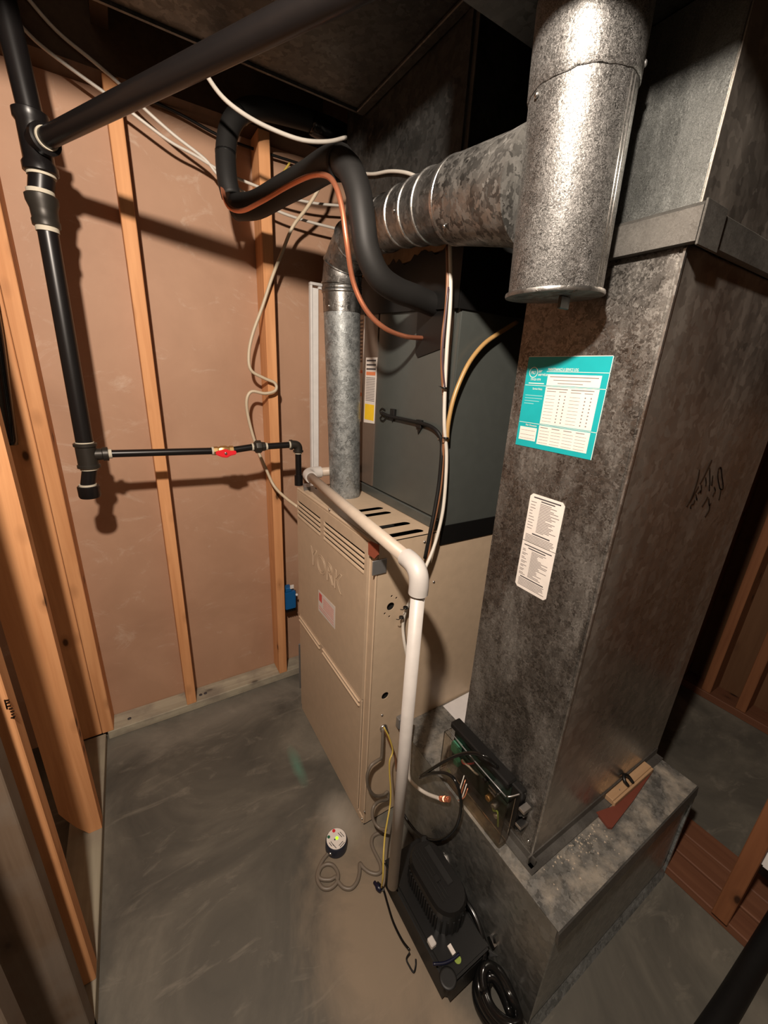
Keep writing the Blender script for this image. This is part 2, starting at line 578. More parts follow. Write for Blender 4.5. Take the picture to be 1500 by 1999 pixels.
# this stud has a split lower corner
MB().prism([(-0.241, 1.19, 0.0385), (-0.275, 1.19, 0.0385), (-0.300, 1.19, 0.085), (-0.316, 1.19, 0.125), (-0.330, 1.19, 0.165), (-0.330, 1.19, 2.5), (-0.241, 1.19, 2.5)], (0, 0.038, 0)).build('stud', 'pine_z', wall_left)
box('stud', 'pine_z', (-0.330, 0.797, 0.0385), (-0.241, 0.835, 2.5), wall_left, 0.002)
lab(box('stud', 'weathered_z', (-0.330, 0.690, 0.0), (-0.241, 0.728, 2.5), wall_left, 0.002), 'weathered grey-brown stud')
lab(box('stud', 'weathered_z', (-0.345, 0.500, 0.0385), (-0.250, 0.538, 2.5), wall_left, 0.002), 'weathered grey-brown stud')
stamp = MB()
for a_, b_ in zip([(-0.2459, 0.7968, 0.8861), (-0.2452, 0.7968, 0.8791), (-0.2444, 0.7968, 0.873), (-0.2435, 0.7968, 0.867), (-0.2426, 0.7968, 0.8609), (-0.2426, 0.7968, 0.854), (-0.2415, 0.7968, 0.8488), (-0.2449, 0.7968, 0.8878), (-0.2444, 0.7968, 0.848)], [(-0.2394, 0.7968, 0.8853), (-0.2395, 0.7968, 0.8809), (-0.2397, 0.7968, 0.8731), (-0.2382, 0.7968, 0.8667), (-0.2375, 0.7968, 0.8595), (-0.2384, 0.7968, 0.8542), (-0.2382, 0.7968, 0.8483), (-0.2453, 0.7968, 0.8679), (-0.2394, 0.7968, 0.8455)]):
    stamp.tube([a_, b_], 0.0011, 5, 1)
lab(stamp.build('ink_stamp', 'marker_black', wall_left), 'small dark ink stamp')
struct(box('wall_beyond_left', 'weathered_z', (-1.60, -1.4, 0.0), (-1.55, 1.69, 2.62)))
struct(box('wall_front', 'weathered_z', (-1.55, -1.40, 0.0), (2.9, -1.36, 2.62)))

# ---- right: unfinished partition (plates and a post), then the far wall
wall_right = bpy.data.objects.new('wall_right', None)
C.objects.link(wall_right)
struct(wall_right)
for x0, x1, h in ((1.262, 1.338, 0.030), (1.341, 1.420, 0.034), (1.424, 1.502, 0.031)):
    box('sole_plate', 'red_pine_y', (x0, -0.9, 0.0), (x1, 0.95, h), wall_right, 0.003)
box('stud', 'red_pine_z', (1.245, 0.045, 0.0345), (1.334, 0.083, 2.4), wall_right, 0.002)
tag(MB().box(1.283, 0.018, 0.26, 1.345, 0.0445, 0.36, 0.004, 2).build('switch_box', 'white_metal'), 'white electrical box on the right-hand wooden post', 'box')

wall_far = bpy.data.objects.new('wall_far', None)
C.objects.link(wall_far)
struct(wall_far)
box('board', 'shaded_board', (2.385, -1.3, 0.0), (2.41, 1.69, 2.62), wall_far)
box('sole_plate', 'red_pine_y', (2.27, -1.3, 0.0), (2.384, 1.68, 0.038), wall_far, 0.003)
for y0 in (0.60, 0.47, 0.33, 0.02, -0.39):
    box('stud', 'red_pine_z', (2.275, y0, 0.0385), (2.384, y0 + 0.038, 2.5), wall_far, 0.002)

# ---- ceiling: subfloor, joists, added shadow casters beside the trunk duct, dark band for wall-top shade
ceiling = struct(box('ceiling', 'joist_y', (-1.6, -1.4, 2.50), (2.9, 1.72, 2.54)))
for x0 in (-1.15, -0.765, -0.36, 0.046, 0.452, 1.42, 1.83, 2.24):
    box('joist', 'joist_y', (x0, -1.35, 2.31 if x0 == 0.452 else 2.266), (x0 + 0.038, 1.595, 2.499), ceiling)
box('joist', 'joist_y', (0.28, -1.35, 2.045), (0.318, 0.715, 2.499), ceiling)  # unseen low member, added to throw the shadow on the plenum front
box('shadow_blocker', 'joist_y', (-1.10, 0.717, 2.078), (0.317, 0.745, 2.265), ceiling)  # unseen piece added to cast the shadow edge across the back wall
box('wall_top_shade', 'joist_y', (-1.5, 1.596, 2.176), (0.69, 1.689, 2.499), ceiling)  # near-black box added to stand for shade on the wall's top band

# ============================================================ sheet metal ducts
# ---- supply trunk under the joists
trunk = thing('supply_trunk_duct', 'dim galvanized trunk duct running overhead along the ceiling', 'duct')
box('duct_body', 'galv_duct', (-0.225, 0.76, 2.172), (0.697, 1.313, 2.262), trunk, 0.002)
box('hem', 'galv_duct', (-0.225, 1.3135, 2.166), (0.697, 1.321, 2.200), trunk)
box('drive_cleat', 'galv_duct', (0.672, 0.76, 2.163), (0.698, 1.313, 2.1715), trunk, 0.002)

# ---- supply plenum above the coil
plenum = thing('supply_plenum', 'dark galvanized supply plenum rising from the grey coil cabinet', 'duct')
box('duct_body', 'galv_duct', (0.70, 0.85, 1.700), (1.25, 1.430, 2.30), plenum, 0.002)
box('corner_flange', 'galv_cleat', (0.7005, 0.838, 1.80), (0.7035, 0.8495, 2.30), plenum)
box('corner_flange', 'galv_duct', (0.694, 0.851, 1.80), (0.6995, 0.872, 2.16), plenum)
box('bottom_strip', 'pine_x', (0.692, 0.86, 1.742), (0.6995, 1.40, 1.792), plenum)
# black tar tape with a ragged upper edge, wrapped round the joint
band = MB()
top = []
n = 40
for k in range(n + 1):
    y = 1.40 - k * (1.40 - 0.805) / n
    top.append((0.690, y, 1.748 + random.uniform(-0.008, 0.007) + 0.006 * math.sin(k * 0.7)))
band.prism([(0.690, 0.805, 1.608), (0.690, 1.40, 1.640)] + top, (0.0015, 0, 0))
band.build('tar_tape', 'mastic', plenum)
box('tar_tape', 'mastic', (0.6935, 0.803, 1.608), (1.262, 0.8065, 1.745), plenum)
box('tar_tape', 'mastic', (0.6935, 0.8068, 1.70), (1.262, 0.849, 1.742), plenum)

# ---- return air: trunk above, drop beside the furnace, boot on the floor
rtrunk = thing('return_trunk_duct', 'dark overhead return duct box at the top of the sticker-covered duct', 'duct')
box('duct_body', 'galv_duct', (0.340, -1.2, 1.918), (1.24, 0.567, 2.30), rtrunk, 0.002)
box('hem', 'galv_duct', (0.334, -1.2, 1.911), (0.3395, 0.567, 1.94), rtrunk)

drop = thing('return_air_duct', 'tall galvanized return duct with a teal sticker, standing on the low metal box', 'duct')
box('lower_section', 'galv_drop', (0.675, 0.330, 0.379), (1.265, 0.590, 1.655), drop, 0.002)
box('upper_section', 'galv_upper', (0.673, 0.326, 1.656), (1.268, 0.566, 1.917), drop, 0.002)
# slip cleats round the joint, bent over at the corner
MB().prism([(0.659, 0.312, 1.637), (0.673, 0.312, 1.637), (0.673, 0.312, 1.682), (0.6655, 0.312, 1.683), (0.659, 0.312, 1.677)], (0, 0.280, 0)).build('cleat', 'galv_cleat', drop)
box('cleat', 'galv_cleat', (0.659, 0.3085, 1.632), (0.720, 0.3115, 1.684), drop, 0.001)
MB().prism([(0.712, 0.313, 1.640), (0.712, 0.325, 1.640), (0.712, 0.325, 1.684), (0.712, 0.319, 1.684), (0.712, 0.313, 1.679)], (0.60, 0, 0)).build('cleat', 'galv_cleat', drop)
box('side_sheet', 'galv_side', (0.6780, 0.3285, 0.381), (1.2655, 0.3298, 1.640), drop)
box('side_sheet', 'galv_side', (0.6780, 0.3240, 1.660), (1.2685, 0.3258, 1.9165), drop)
box('corner_seam', 'galv_bead', (0.6725, 0.3265, 0.381), (0.6775, 0.3298, 1.634), drop)
box('seam_flange', 'galv_drop', (0.6735, 0.335, 0.381), (0.6748, 0.350, 1.634), drop)
# flange where the drop meets the boot
MB().prism([(0.652, 0.315, 0.379), (0.6745, 0.315, 0.379), (0.6745, 0.315, 0.402), (0.671, 0.315, 0.402), (0.670, 0.315, 0.383), (0.652, 0.315, 0.383)], (0, 0.27, 0)).build('base_flange', 'galv_cleat', drop)
MB().prism([(0.66, 0.306, 0.379), (0.66, 0.3295, 0.379), (0.66, 0.3295, 0.404), (0.66, 0.326, 0.404), (0.66, 0.325, 0.383), (0.66, 0.306, 0.383)], (0.60, 0, 0)).build('base_flange', 'galv_cleat', drop)
box('base_flange', 'galv_cleat', (0.652, 0.306, 0.3788), (0.6745, 0.3148, 0.3835), drop)
screw(drop, (0.672, 0.343, 0.43), (-1, 0, 0), 0.004)

boot = thing('return_air_boot', 'low galvanized metal box on the floor under the tall return duct', 'duct')
box('box_body', 'galv_boot', (0.6215, 0.2135, 0.004), (1.2545, 0.803, 0.3755), boot, 0.002)
box('top_panel', 'galv_boot_top', (0.620, 0.212, 0.3760), (1.256, 0.804, 0.3785), boot)
MB().prism([(0.618, 0.2055, 0.345), (0.618, 0.2130, 0.345), (0.618, 0.2130, 0.3755), (0.618, 0.2085, 0.3765)], (0.640, 0, 0)).build('front_hem', 'galv_cleat', boot)
MB().prism([(0.625, 0.2015, 0.0), (0.625, 0.2130, 0.0), (0.625, 0.2130, 0.030), (0.625, 0.206, 0.012)], (0.630, 0, 0)).build('bottom_hem', 'galv_flue', boot)
MB().prism([(1.2555, 0.205, 0.0), (1.2555, 0.212, 0.0), (1.2555, 0.216, 0.36), (1.2555, 0.209, 0.36)], (0.012, 0, 0)).build('end_hem', 'galv_flue', boot)
# sheet strip and screw on the side facing the pump
MB().prism([(0.618, 0.5594, 0.1115), (0.618, 0.5352, 0.138), (0.618, 0.4838, 0.0693), (0.618, 0.4968, 0.0247), (0.618, 0.5288, 0.0662)], (0.003, 0, 0)).build('latch_strip', 'white_metal', boot)
screw(boot, [(0.6195, 0.5491, 0.1254)][0], (-1, 0, 0), 0.006)
screw(boot, [(0.617, 0.4936, 0.0403)][0], (-1, 0, 0), 0.004)
MB().prism([(0.612, 0.3564, 0.097), (0.612, 0.3503, 0.1128), (0.612, 0.3305, 0.1011), (0.612, 0.3354, 0.0805)], (0.009, 0, 0)).build('latch_clip', 'steel', boot)
MB().prism([(0.612, 0.3425, 0.1276), (0.612, 0.3355, 0.1366), (0.612, 0.3291, 0.121), (0.612, 0.3355, 0.1088)], (0.009, 0, 0)).build('latch_clip', 'steel', boot)
MB().prism([(0.6195, 0.3557, 0.0431), (0.6195, 0.3367, 0.0582), (0.6195, 0.3221, 0.074), (0.6195, 0.3395, 0.0346)], (0.001, 0, 0)).build('latch_clip', 'dull_steel', boot)

# handwriting in black marker on the side of the drop
ink = MB()
for stroke in (
    [(0.938, 0.3282, 1.306), (0.9442, 0.3282, 1.287), (0.9438, 0.3282, 1.264), (0.9405, 0.3282, 1.245), (0.9324, 0.3282, 1.23)],
    [(0.9815, 0.3282, 1.323), (0.976, 0.3282, 1.307), (0.9695, 0.3282, 1.29), (0.9615, 0.3282, 1.275)],
    [(0.958, 0.3282, 1.27), (0.9473, 0.3282, 1.252), (0.9385, 0.3282, 1.238)],
    [(0.9609, 0.3282, 1.241), (0.9597, 0.3282, 1.233), (0.9496, 0.3282, 1.231), (0.9543, 0.3282, 1.224)],
    [(0.9581, 0.3282, 1.253), (0.971, 0.3282, 1.24)],
    [(0.9705, 0.3282, 1.272), (0.9769, 0.3282, 1.262), (0.9782, 0.3282, 1.254)],
    [(0.9657, 0.3282, 1.255), (0.9742, 0.3282, 1.26)],
    [(0.9786, 0.3282, 1.287), (0.9892, 0.3282, 1.275), (0.9923, 0.3282, 1.268)],
    [(0.9843, 0.3282, 1.306), (0.9972, 0.3282, 1.288), (1.01, 0.3282, 1.27), (1.018, 0.3282, 1.255)],
    [(1.012, 0.3282, 1.288), (1.017, 0.3282, 1.277), (1.023, 0.3282, 1.266)],
    [(1.039, 0.3282, 1.261), (1.051, 0.3282, 1.251), (1.048, 0.3282, 1.245), (1.047, 0.3282, 1.239)],
    [(1.03, 0.3282, 1.3), (1.039, 0.3282, 1.284), (1.058, 0.3282, 1.266), (1.073, 0.3282, 1.254), (1.088, 0.3282, 1.251), (1.084, 0.3282, 1.26), (1.061, 0.3282, 1.282), (1.04, 0.3282, 1.303), (1.029, 0.3282, 1.301)],
    [(1.08, 0.3282, 1.251), (1.086, 0.3282, 1.236), (1.088, 0.3282, 1.226)],
    [(1.021, 0.3282, 1.241), (1.014, 0.3282, 1.229), (1.008, 0.3282, 1.221)],
    [(1.03, 0.3282, 1.236), (1.043, 0.3282, 1.22), (1.049, 0.3282, 1.223)],
    [(1.046, 0.3282, 1.22), (1.052, 0.3282, 1.208), (1.046, 0.3282, 1.198), (1.042, 0.3282, 1.193)]):
    ink.tube(stroke, 0.0013, 6, 3)
lab(ink.build('marker_writing', 'marker_black', drop), 'black marker handwriting')

# ---- teal service log sticker
def sheet(name, mat, y_hi, y_lo, z_hi, z_lo, parent, x=0.6744, t=0.0006, corner=0.0):
    """flat print on the duct face; y_hi is its left edge as seen"""
    if corner:
        c = corner
        pts = [(x, y_hi - c, z_lo), (x, y_lo + c, z_lo), (x, y_lo, z_lo + c), (x, y_lo, z_hi - c), (x, y_lo + c, z_hi), (x, y_hi - c, z_hi), (x, y_hi, z_hi - c), (x, y_hi, z_lo + c)]
    else:
        pts = [(x, y_hi, z_lo), (x, y_lo, z_lo), (x, y_lo, z_hi), (x, y_hi, z_hi)]
    return MB().prism(pts, (-t, 0, 0)).build(name, mat, parent)

def sub_bars(name, mat, bars, parent, x, t=0.00015):
    m_ = MB()
    for (ya, yb, za, zb) in bars:
        m_.prism([(x, ya, zb), (x, yb, zb), (x, yb, za), (x, ya, za)], (-t, 0, 0))
    return m_.build(name, mat, parent)

YL, YR, ZT, ZB = 0.5625, 0.3945, 1.4985, 1.3285
st = lab(sheet('service_log_sticker', 'teal_print', YL, YR, ZT, ZB, drop), 'teal and white maintenance and service log sticker')
W_, H_ = YL - YR, ZT - ZB
def S(u, v):  # fraction of the sticker, from its upper left
    return YL - u * W_, ZT - v * H_
def bar(u0, v0, u1, v1):
    ya, za = S(u0, v0)
    yb, zb = S(u1, v1)
    return (ya, yb, za, zb)
XP = 0.6737
sub_bars('white_field', 'label_white', [bar(0.30, 0.185, 0.925, 0.300), bar(0.30, 0.315, 0.93, 0.715), bar(0.30, 0.735, 0.93, 0.945), bar(0.035, 0.775, 0.275, 0.925)], st, XP)
sub_bars('white_rule', 'label_white', [bar(0.275, 0.155, 1.0, 0.160), bar(0.01, 0.306, 1.0, 0.311), bar(0.01, 0.722, 1.0, 0.727), bar(0.0, 0.0, 1.0, 0.006), bar(0.994, 0.0, 1.0, 1.0)], st, XP)
lines = []
for c0 in (0.32, 0.62):
    lines.append(bar(c0, 0.330, c0 + 0.26, 0.338))
    lines.append(bar(c0, 0.358, c0 + 0.12, 0.364))
    lines.append(bar(c0 + 0.16, 0.358, c0 + 0.25, 0.364))
    for k in range(9):
        v = 0.405 + k * 0.0345
        lines.append(bar(c0, v, c0 + 0.12, v + 0.003))
        for du in (0.17, 0.235):
            lines.append(bar(c0 + du, v - 0.008, c0 + du + 0.014, v + 0.005))
for c0 in (0.32, 0.47, 0.62, 0.77):
    lines.append(bar(c0, 0.752, c0 + 0.10, 0.759))
    for k in range(5):
        v = 0.79 + k * 0.033
        lines.append(bar(c0, v, c0 + 0.125, v + 0.003))
for v in (0.81, 0.86, 0.90):
    lines.append(bar(0.05, v, 0.255, v + 0.003))
lines += [bar(0.33, 0.205, 0.90, 0.213), bar(0.38, 0.240, 0.82, 0.246), bar(0.44, 0.272, 0.74, 0.278)]
sub_bars('form_lines', 'ink_grey', lines, st, 0.67345)
sub_bars('pale_lines', 'ink_pale', [bar(0.035, 0.415, 0.275, 0.423), bar(0.035, 0.445, 0.275, 0.453), bar(0.035, 0.475, 0.24, 0.483), bar(0.035, 0.505, 0.17, 0.513)], st, XP)
# round mark and lettering
yc, zc = S(0.100, 0.170)
rg = MB()
rg.holed(circle((XP, yc, zc), 0.0098, (0, -1, 0), (0, 0, 1), 24), [circle((XP, yc, zc), 0.0086, (0, -1, 0), (0, 0, 1), 24)], (-0.00015, 0, 0))
rg.build('round_mark', 'label_white', st)
RT, UT = (0, -1, 0), (0, 0, 1)
def T(name, body, size, u, v, width=None, mat='label_white', parent=st, x=0.6735, shear=0.0):
    y, z = S(u, v)
    return text_mesh(name, body, size, (x, y, z), RT, UT, mat, parent, 0.0001, width=width, shear=shear)
T('lettering', 'PRO', 0.0085, 0.068, 0.190, 0.0105, shear=0.2)
T('lettering', 'air', 0.0085, 0.168, 0.170, 0.0085, shear=0.15)
T('lettering', 'service', 0.0078, 0.168, 0.205, 0.0215, shear=0.15)
T('lettering', 'MAINTENANCE & SERVICE LOG', 0.0072, 0.290, 0.150, 0.062)
T('lettering', '719-551-1974', 0.0062, 0.075, 0.258, 0.023)
sub_bars('web_line', 'label_white', [bar(0.055, 0.281, 0.265, 0.291)], st, XP)
T('lettering', 'Service Notes', 0.0055, 0.125, 0.355, 0.022)
T('lettering', 'Filter Dimensions', 0.0050, 0.110, 0.760, 0.026)

# ---- fault code label below it
YL, YR, ZT, ZB = 0.5045, 0.4250, 1.2400, 1.0300
W_, H_ = YL - YR, ZT - ZB
dl = lab(sheet('fault_code_label', 'label_white', YL, YR, ZT, ZB, drop, corner=0.006), 'white two-part printed instruction label')
tl = []
hd = [bar(0.12, 0.025, 0.90, 0.037), bar(0.35, 0.050, 0.75, 0.060), bar(0.25, 0.385, 0.78, 0.397), bar(0.08, 0.520, 0.92, 0.530), bar(0.22, 0.545, 0.75, 0.555), bar(0.12, 0.865, 0.85, 0.876)]
for k in range(20):
    v = 0.075 + k * 0.0148
    tl.append(bar(0.34, v, 0.55 + 0.38 * random.random(), v + 0.006))
    if k % 2 == 0:
        tl.append(bar(0.06, v, 0.13 + 0.12 * random.random(), v + 0.006))
for k in range(6):
    v = 0.41 + k * 0.0145
    tl.append(bar(0.06, v, 0.80 + 0.13 * random.random(), v + 0.006))
for k in range(20):
    v = 0.57 + k * 0.0142
    tl.append(bar(0.34, v, 0.50 + 0.42 * random.random(), v + 0.006))
    if k % 3 != 2:
        tl.append(bar(0.06, v, 0.14 + 0.12 * random.random(), v + 0.006))
for k in range(6):
    v = 0.888 + k * 0.0145
    tl.append(bar(0.08, v, 0.75 + 0.18 * random.random(), v + 0.006))
sub_bars('text_lines', 'ink_grey', tl, dl, XP)
for h_ in hd:
    sub_bars('heading_line', 'ink', [h_], dl, XP)
sub_bars('fold_line', 'ink', [bar(0.0, 0.484, 1.0, 0.4885)], dl, XP)

# ============================================================ vent stack and flue connector
stack = thing('vent_stack', 'wide spangled galvanized vertical vent pipe with a capped lower end', 'pipe')
b0, b1 = Vector((0.590, 0.464, 1.584)), Vector((0.572, 0.462, 1.917))
ax = (b1 - b0).normalized()
tot = (b1 - b0).length
sharp(MB().lathe(b0, ax, [(0.0, 0.0675), (0.002, 0.0685), (0.26, 0.0680), (0.262, 0.0680)], 48).build('lower_pipe', 'galv_vent', stack))
# upper pipe slips over with a slightly wavy crimped edge
up_ = MB()
rings = []
for t, r in ((0.236, 0.0690), (0.238, 0.0702), (0.262, 0.0705), (tot, 0.0705)):
    vs = up_.ring(b0 + ax * t, ax, (1, 0, 0), r, 48)
    if t < 0.24:
        for k, v_ in enumerate(vs):
            v_.co += ax * (0.0010 * math.sin(k * 0.9) + 0.0008 * math.sin(k * 2.3))
    rings.append(vs)
up_.skin(rings)
sharp(up_.build('upper_pipe', 'galv_vent', stack))
sharp(MB().lathe(b0 - ax * 0.006, ax, [(0, 0.064), (0.0005, 0.0725), (0.003, 0.0735), (0.0065, 0.0725), (0.0070, 0.0688)], 48).build('end_cap', 'galv_elbow', stack))
MB().box(0.579, 0.440, 1.560, 0.601, 0.446, 1.5775, 0.001).build('drain_tab', 'galv_duct', stack)
for q_ in (0.05, 0.17):
    dv = Vector((math.cos(-math.pi / 2 + q_), math.sin(-math.pi / 2 + q_), 0)) * 0.0682
    MB().tube([b0 + ax * 0.004 + dv, b0 + ax * 0.234 + dv], 0.0013, 8, 1).build('seam', 'galv_bead', stack)
screw(stack, b0 + ax * 0.255 + Vector((0.035, -0.0605, 0)), (0.5, -0.87, 0), 0.004, 'dull_steel')
screw(stack, b0 + ax * 0.225 + Vector((-0.067, 0.018, 0)), (-0.97, 0.26, 0), 0.004, 'steel')

flue = thing('flue_connector', 'galvanized flue pipe rising from the furnace top and elbowing across to the vent', 'pipe')
sharp(MB().lathe((0.619, 1.230, 1.041), Vector((0.591, 1.221, 1.640)) - Vector((0.619, 1.230, 1.041)), [(0, 0.0525), (0.30, 0.0540), (0.598, 0.0555)], 40).build('riser_pipe', 'galv_flue', flue))
sharp(MB().lathe((0.592, 1.221, 1.622), (-0.04, -0.01, 1), [(0, 0.0568), (0.050, 0.0572), (0.053, 0.0600), (0.057, 0.0600), (0.060, 0.0578), (0.062, 0.0600), (0.066, 0.0600), (0.069, 0.0578), (0.078, 0.0576)], 40).build('crimped_collar', 'galv_elbow', flue))
# adjustable elbow: gores with raised swivel beads
gore = [((0.588, 1.2205, 1.695), (0, -0.08, 1), 0.0577), ((0.587, 1.206, 1.745), (0, -0.55, 0.85), 0.0577),
        ((0.590, 1.150, 1.792), (0.02, -0.93, 0.36), 0.058), ((0.596, 1.060, 1.806), (0.02, -1.0, 0.0), 0.059), ((0.600, 0.985, 1.799), (0.0, -1.0, -0.06), 0.060)]
for (c0, d0, r0), (c1, d1, r1) in zip(gore, gore[1:]):
    g = MB()
    D0, D1 = Vector(d0).normalized(), Vector(d1).normalized()
    P0, P1 = Vector(c0), Vector(c1)
    rr = []
    for t, k in ((0.0, 1.045), (0.04, 1.05), (0.09, 1.0), (0.5, 1.0), (0.93, 1.0), (1.0, 1.0)):
        rr.append(g.ring(P0.lerp(P1, t), D0.lerp(D1, t), (1, 0, 0), (r0 + (r1 - r0) * t) * k, 40))
    g.skin(rr)
    sharp(g.build('elbow_gore', 'galv_elbow', flue))
run = [((0.600, 0.985, 1.801), 0.0575), ((0.598, 0.905, 1.795), 0.0595), ((0.597, 0.845, 1.789), 0.062), ((0.596, 0.790, 1.783), 0.0645), ((0.594, 0.715, 1.772), 0.069)]
for (c0, r0), (c1, r1) in zip(run, run[1:]):
    P0, P1 = Vector(c0), Vector(c1)
    ln = (P1 - P0).length
    sharp(MB().lathe(P0, P1 - P0, [(0.004, r0 * 1.01), (0.010, r0), (ln, r1)], 44).build('elbow_gore', 'galv_elbow', flue))
for i_, (c0, r0) in enumerate(run):
    d_ = Vector(run[min(i_ + 1, len(run) - 1)][0]) - Vector(run[max(i_ - 1, 0)][0])
    wd = 0.0065 if i_ == len(run) - 1 else 0.0040
    sharp(MB().lathe(Vector(c0), d_, [(-wd, r0 * 1.0), (-wd * 0.6, r0 * 1.045), (wd * 0.6, r0 * 1.045), (wd, r0 * 1.0)], 44, False).build('swivel_bead', 'galv_bead', flue))
P0, P1 = Vector((0.594, 0.716, 1.772)), Vector((0.590, 0.520, 1.738))
ln = (P1 - P0).length
sharp(MB().lathe(P0, P1 - P0, [(0.006, 0.0715), (0.013, 0.0715), (ln * 0.75, 0.0775), (ln, 0.0835)], 48).build('tee_branch', 'galv_branch', flue))
for p, d in (((0.523, 0.668, 1.755), (-1, 0, -0.1)), ((0.540, 0.690, 1.715), (-0.8, 0, -0.6)), ((0.535, 0.86, 1.781), (-1, 0, 0)), ((0.5385, 1.20, 1.633), (-1, -0.2, 0)), ((0.565, 1.171, 1.633), (-0.5, -0.86, 0)), ((0.585, 1.189, 1.049), (-0.3, -0.9, 0))):
    screw(flue, p, d, 0.0035)

# ============================================================ furnace
FX, FY0, FY1, FZ = 0.500, 0.805, 1.385, 1.040
fur = thing('furnace', 'tan upright gas furnace with louvred top door beside the return duct', 'furnace')
# side facing the camera, with knock-out holes
def YC(x, z, r, n=14):
    return circle((x, FY0, z), r, (1, 0, 0), (0, 0, 1), n)
holes = [YC(0.554, 0.840, 0.0125), YC(0.556, 0.872, 0.0035, 8), YC(0.572, 0.862, 0.0035, 8), YC(0.536, 0.822, 0.0035, 8), YC(0.552, 0.808, 0.0035, 8), YC(0.555, 0.527, 0.0125)]
MB().holed([(FX + 0.006, FY0, 0.004), (1.24, FY0, 0.004), (1.24, FY0, FZ), (FX + 0.006, FY0, FZ)], holes, (0, 0.002, 0)).build('side_panel', 'furnace_paint', fur)
box('side_panel', 'furnace_paint', (FX + 0.006, FY1 - 0.002, 0.004), (1.24, FY1, FZ), fur)
box('back_panel', 'furnace_paint', (1.2405, FY0, 0.004), (1.2425, FY1, FZ), fur)
# top with combustion air slots
def slot(y, x0=0.553, x1=0.670, r=0.0135):
    pts = []
    for k in range(9):
        t = -math.pi / 2 + math.pi * k / 8
        pts.append((x1 - r + r * math.cos(t), y + r * math.sin(t), FZ))
    for k in range(9):
        t = math.pi / 2 + math.pi * k / 8
        pts.append((x0 + r + r * math.cos(t), y + r * math.sin(t), FZ))
    return pts
MB().holed([(FX + 0.006, FY0, FZ), (1.24, FY0, FZ), (1.24, FY1, FZ), (FX + 0.006, FY1, FZ)], [slot(y) for y in (0.838, 0.903, 1.008, 1.056, 1.345)], (0, 0, -0.002)).build('top_panel', 'furnace_paint', fur)
box('heat_shield', 'furnace_dark', (FX + 0.03, FY0 + 0.01, 0.30), (1.20, FY1 - 0.01, 0.96), fur)
MB().prism([(0.56, 0.84, 0.985), (0.66, 0.83, 1.005), (0.66, 0.87, 1.005), (0.56, 0.92, 0.985)], (0, 0, -0.002)).build('draft_hood_plate', 'steel', fur)
# front frame strips either side of the doors
for y0, y1 in ((FY0, 0.838), (1.381, FY1)):
    MB().box(FX + 0.001, y0, 0.004, FX + 0.0058, y1, 1.034, 0.002).build('front_post', 'furnace_paint', fur)
box('edge_bead', 'furnace_bead', (FX - 0.003, 0.832, 0.02), (FX + 0.001, 0.838, 1.00), fur, 0.0015, 2)
box('edge_bead', 'furnace_bead', (FX - 0.001, 0.8035, 0.02), (FX + 0.004, 0.8085, 1.00), fur, 0.0015, 2)
# upper door with two banks of louvre openings
banks = ((1.372, 1.160), (1.130, 0.858))
rows = [0.9922 - k * 0.0163 for k in range(4)]
door_up = MB()
door_up.holed([(FX - 0.006, 0.842, 0.506), (FX - 0.006, 1.379, 0.506), (FX - 0.006, 1.379, 1.030), (FX - 0.006, 0.842, 1.030)],
              [[(FX - 0.006, a, 0.928), (FX - 0.006, b_, 0.928), (FX - 0.006, b_, 0.9945), (FX - 0.006, a, 0.9945)] for a, b_ in banks], (0.007, 0, 0))
upd = door_up.build('upper_door', 'furnace_paint', fur)
for a, b_ in banks:
    for z in rows:
        MB().prism([(FX - 0.0085, b_, z - 0.0135), (FX - 0.0078, b_, z - 0.0080), (FX - 0.001, b_, z - 0.0060), (FX - 0.001, b_, z - 0.0128)], (0, a - b_, 0), 0.0012).build('louvre_slat', 'furnace_paint', upd)
box('top_flange', 'furnace_paint', (FX - 0.004, 0.812, 1.0305), (FX + 0.0062, 1.383, 1.0395), fur, 0.002)
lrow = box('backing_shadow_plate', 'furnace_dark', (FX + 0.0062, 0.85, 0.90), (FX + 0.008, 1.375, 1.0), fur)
text_mesh('embossed_lettering', 'YORK', 0.098, (FX - 0.0062, 1.252, 0.792), (0, -1, 0), (0, 0, 1), 'furnace_paint', upd, outline=0.0008, width=0.268)
screw(upd, [(0.493, 1.087, 1.047)][0], (-1, 0, 0), 0.004)
# warning label on the door
FLx = FX - 0.0062
fl = lab(MB().prism([(FLx, 1.175, 0.634), (FLx, 1.036, 0.640), (FLx, 1.036, 0.726), (FLx, 1.175, 0.718)], (-0.0005, 0, 0)).build('warning_label', 'label_white', upd), 'white label with red print')
sub = MB()
fx = FLx - 0.0006
# its print is one flat layer beside the label
for ya, yb, za, zb, mt in ((1.168, 1.143, 0.712, 0.680, 'ink_red'),):
    MB().prism([(fx, ya, zb), (fx, yb, zb), (fx, yb, za), (fx, ya, za)], (-0.0002, 0, 0)).build('red_print', mt, upd)
pk = MB()
for k in range(6):
    z = 0.708 - k * 0.0075
    pk.prism([(fx, 1.132, z - 0.004), (fx, 1.046, z - 0.004), (fx, 1.046, z), (fx, 1.132, z)], (-0.0002, 0, 0))
for k in range(2):
    z = 0.660 - k * 0.009
    pk.prism([(fx, 1.168, z - 0.004), (fx, 1.046, z - 0.004), (fx, 1.046, z), (fx, 1.168, z)], (-0.0002, 0, 0))
pk.build('pink_print', 'ink_pink', upd)
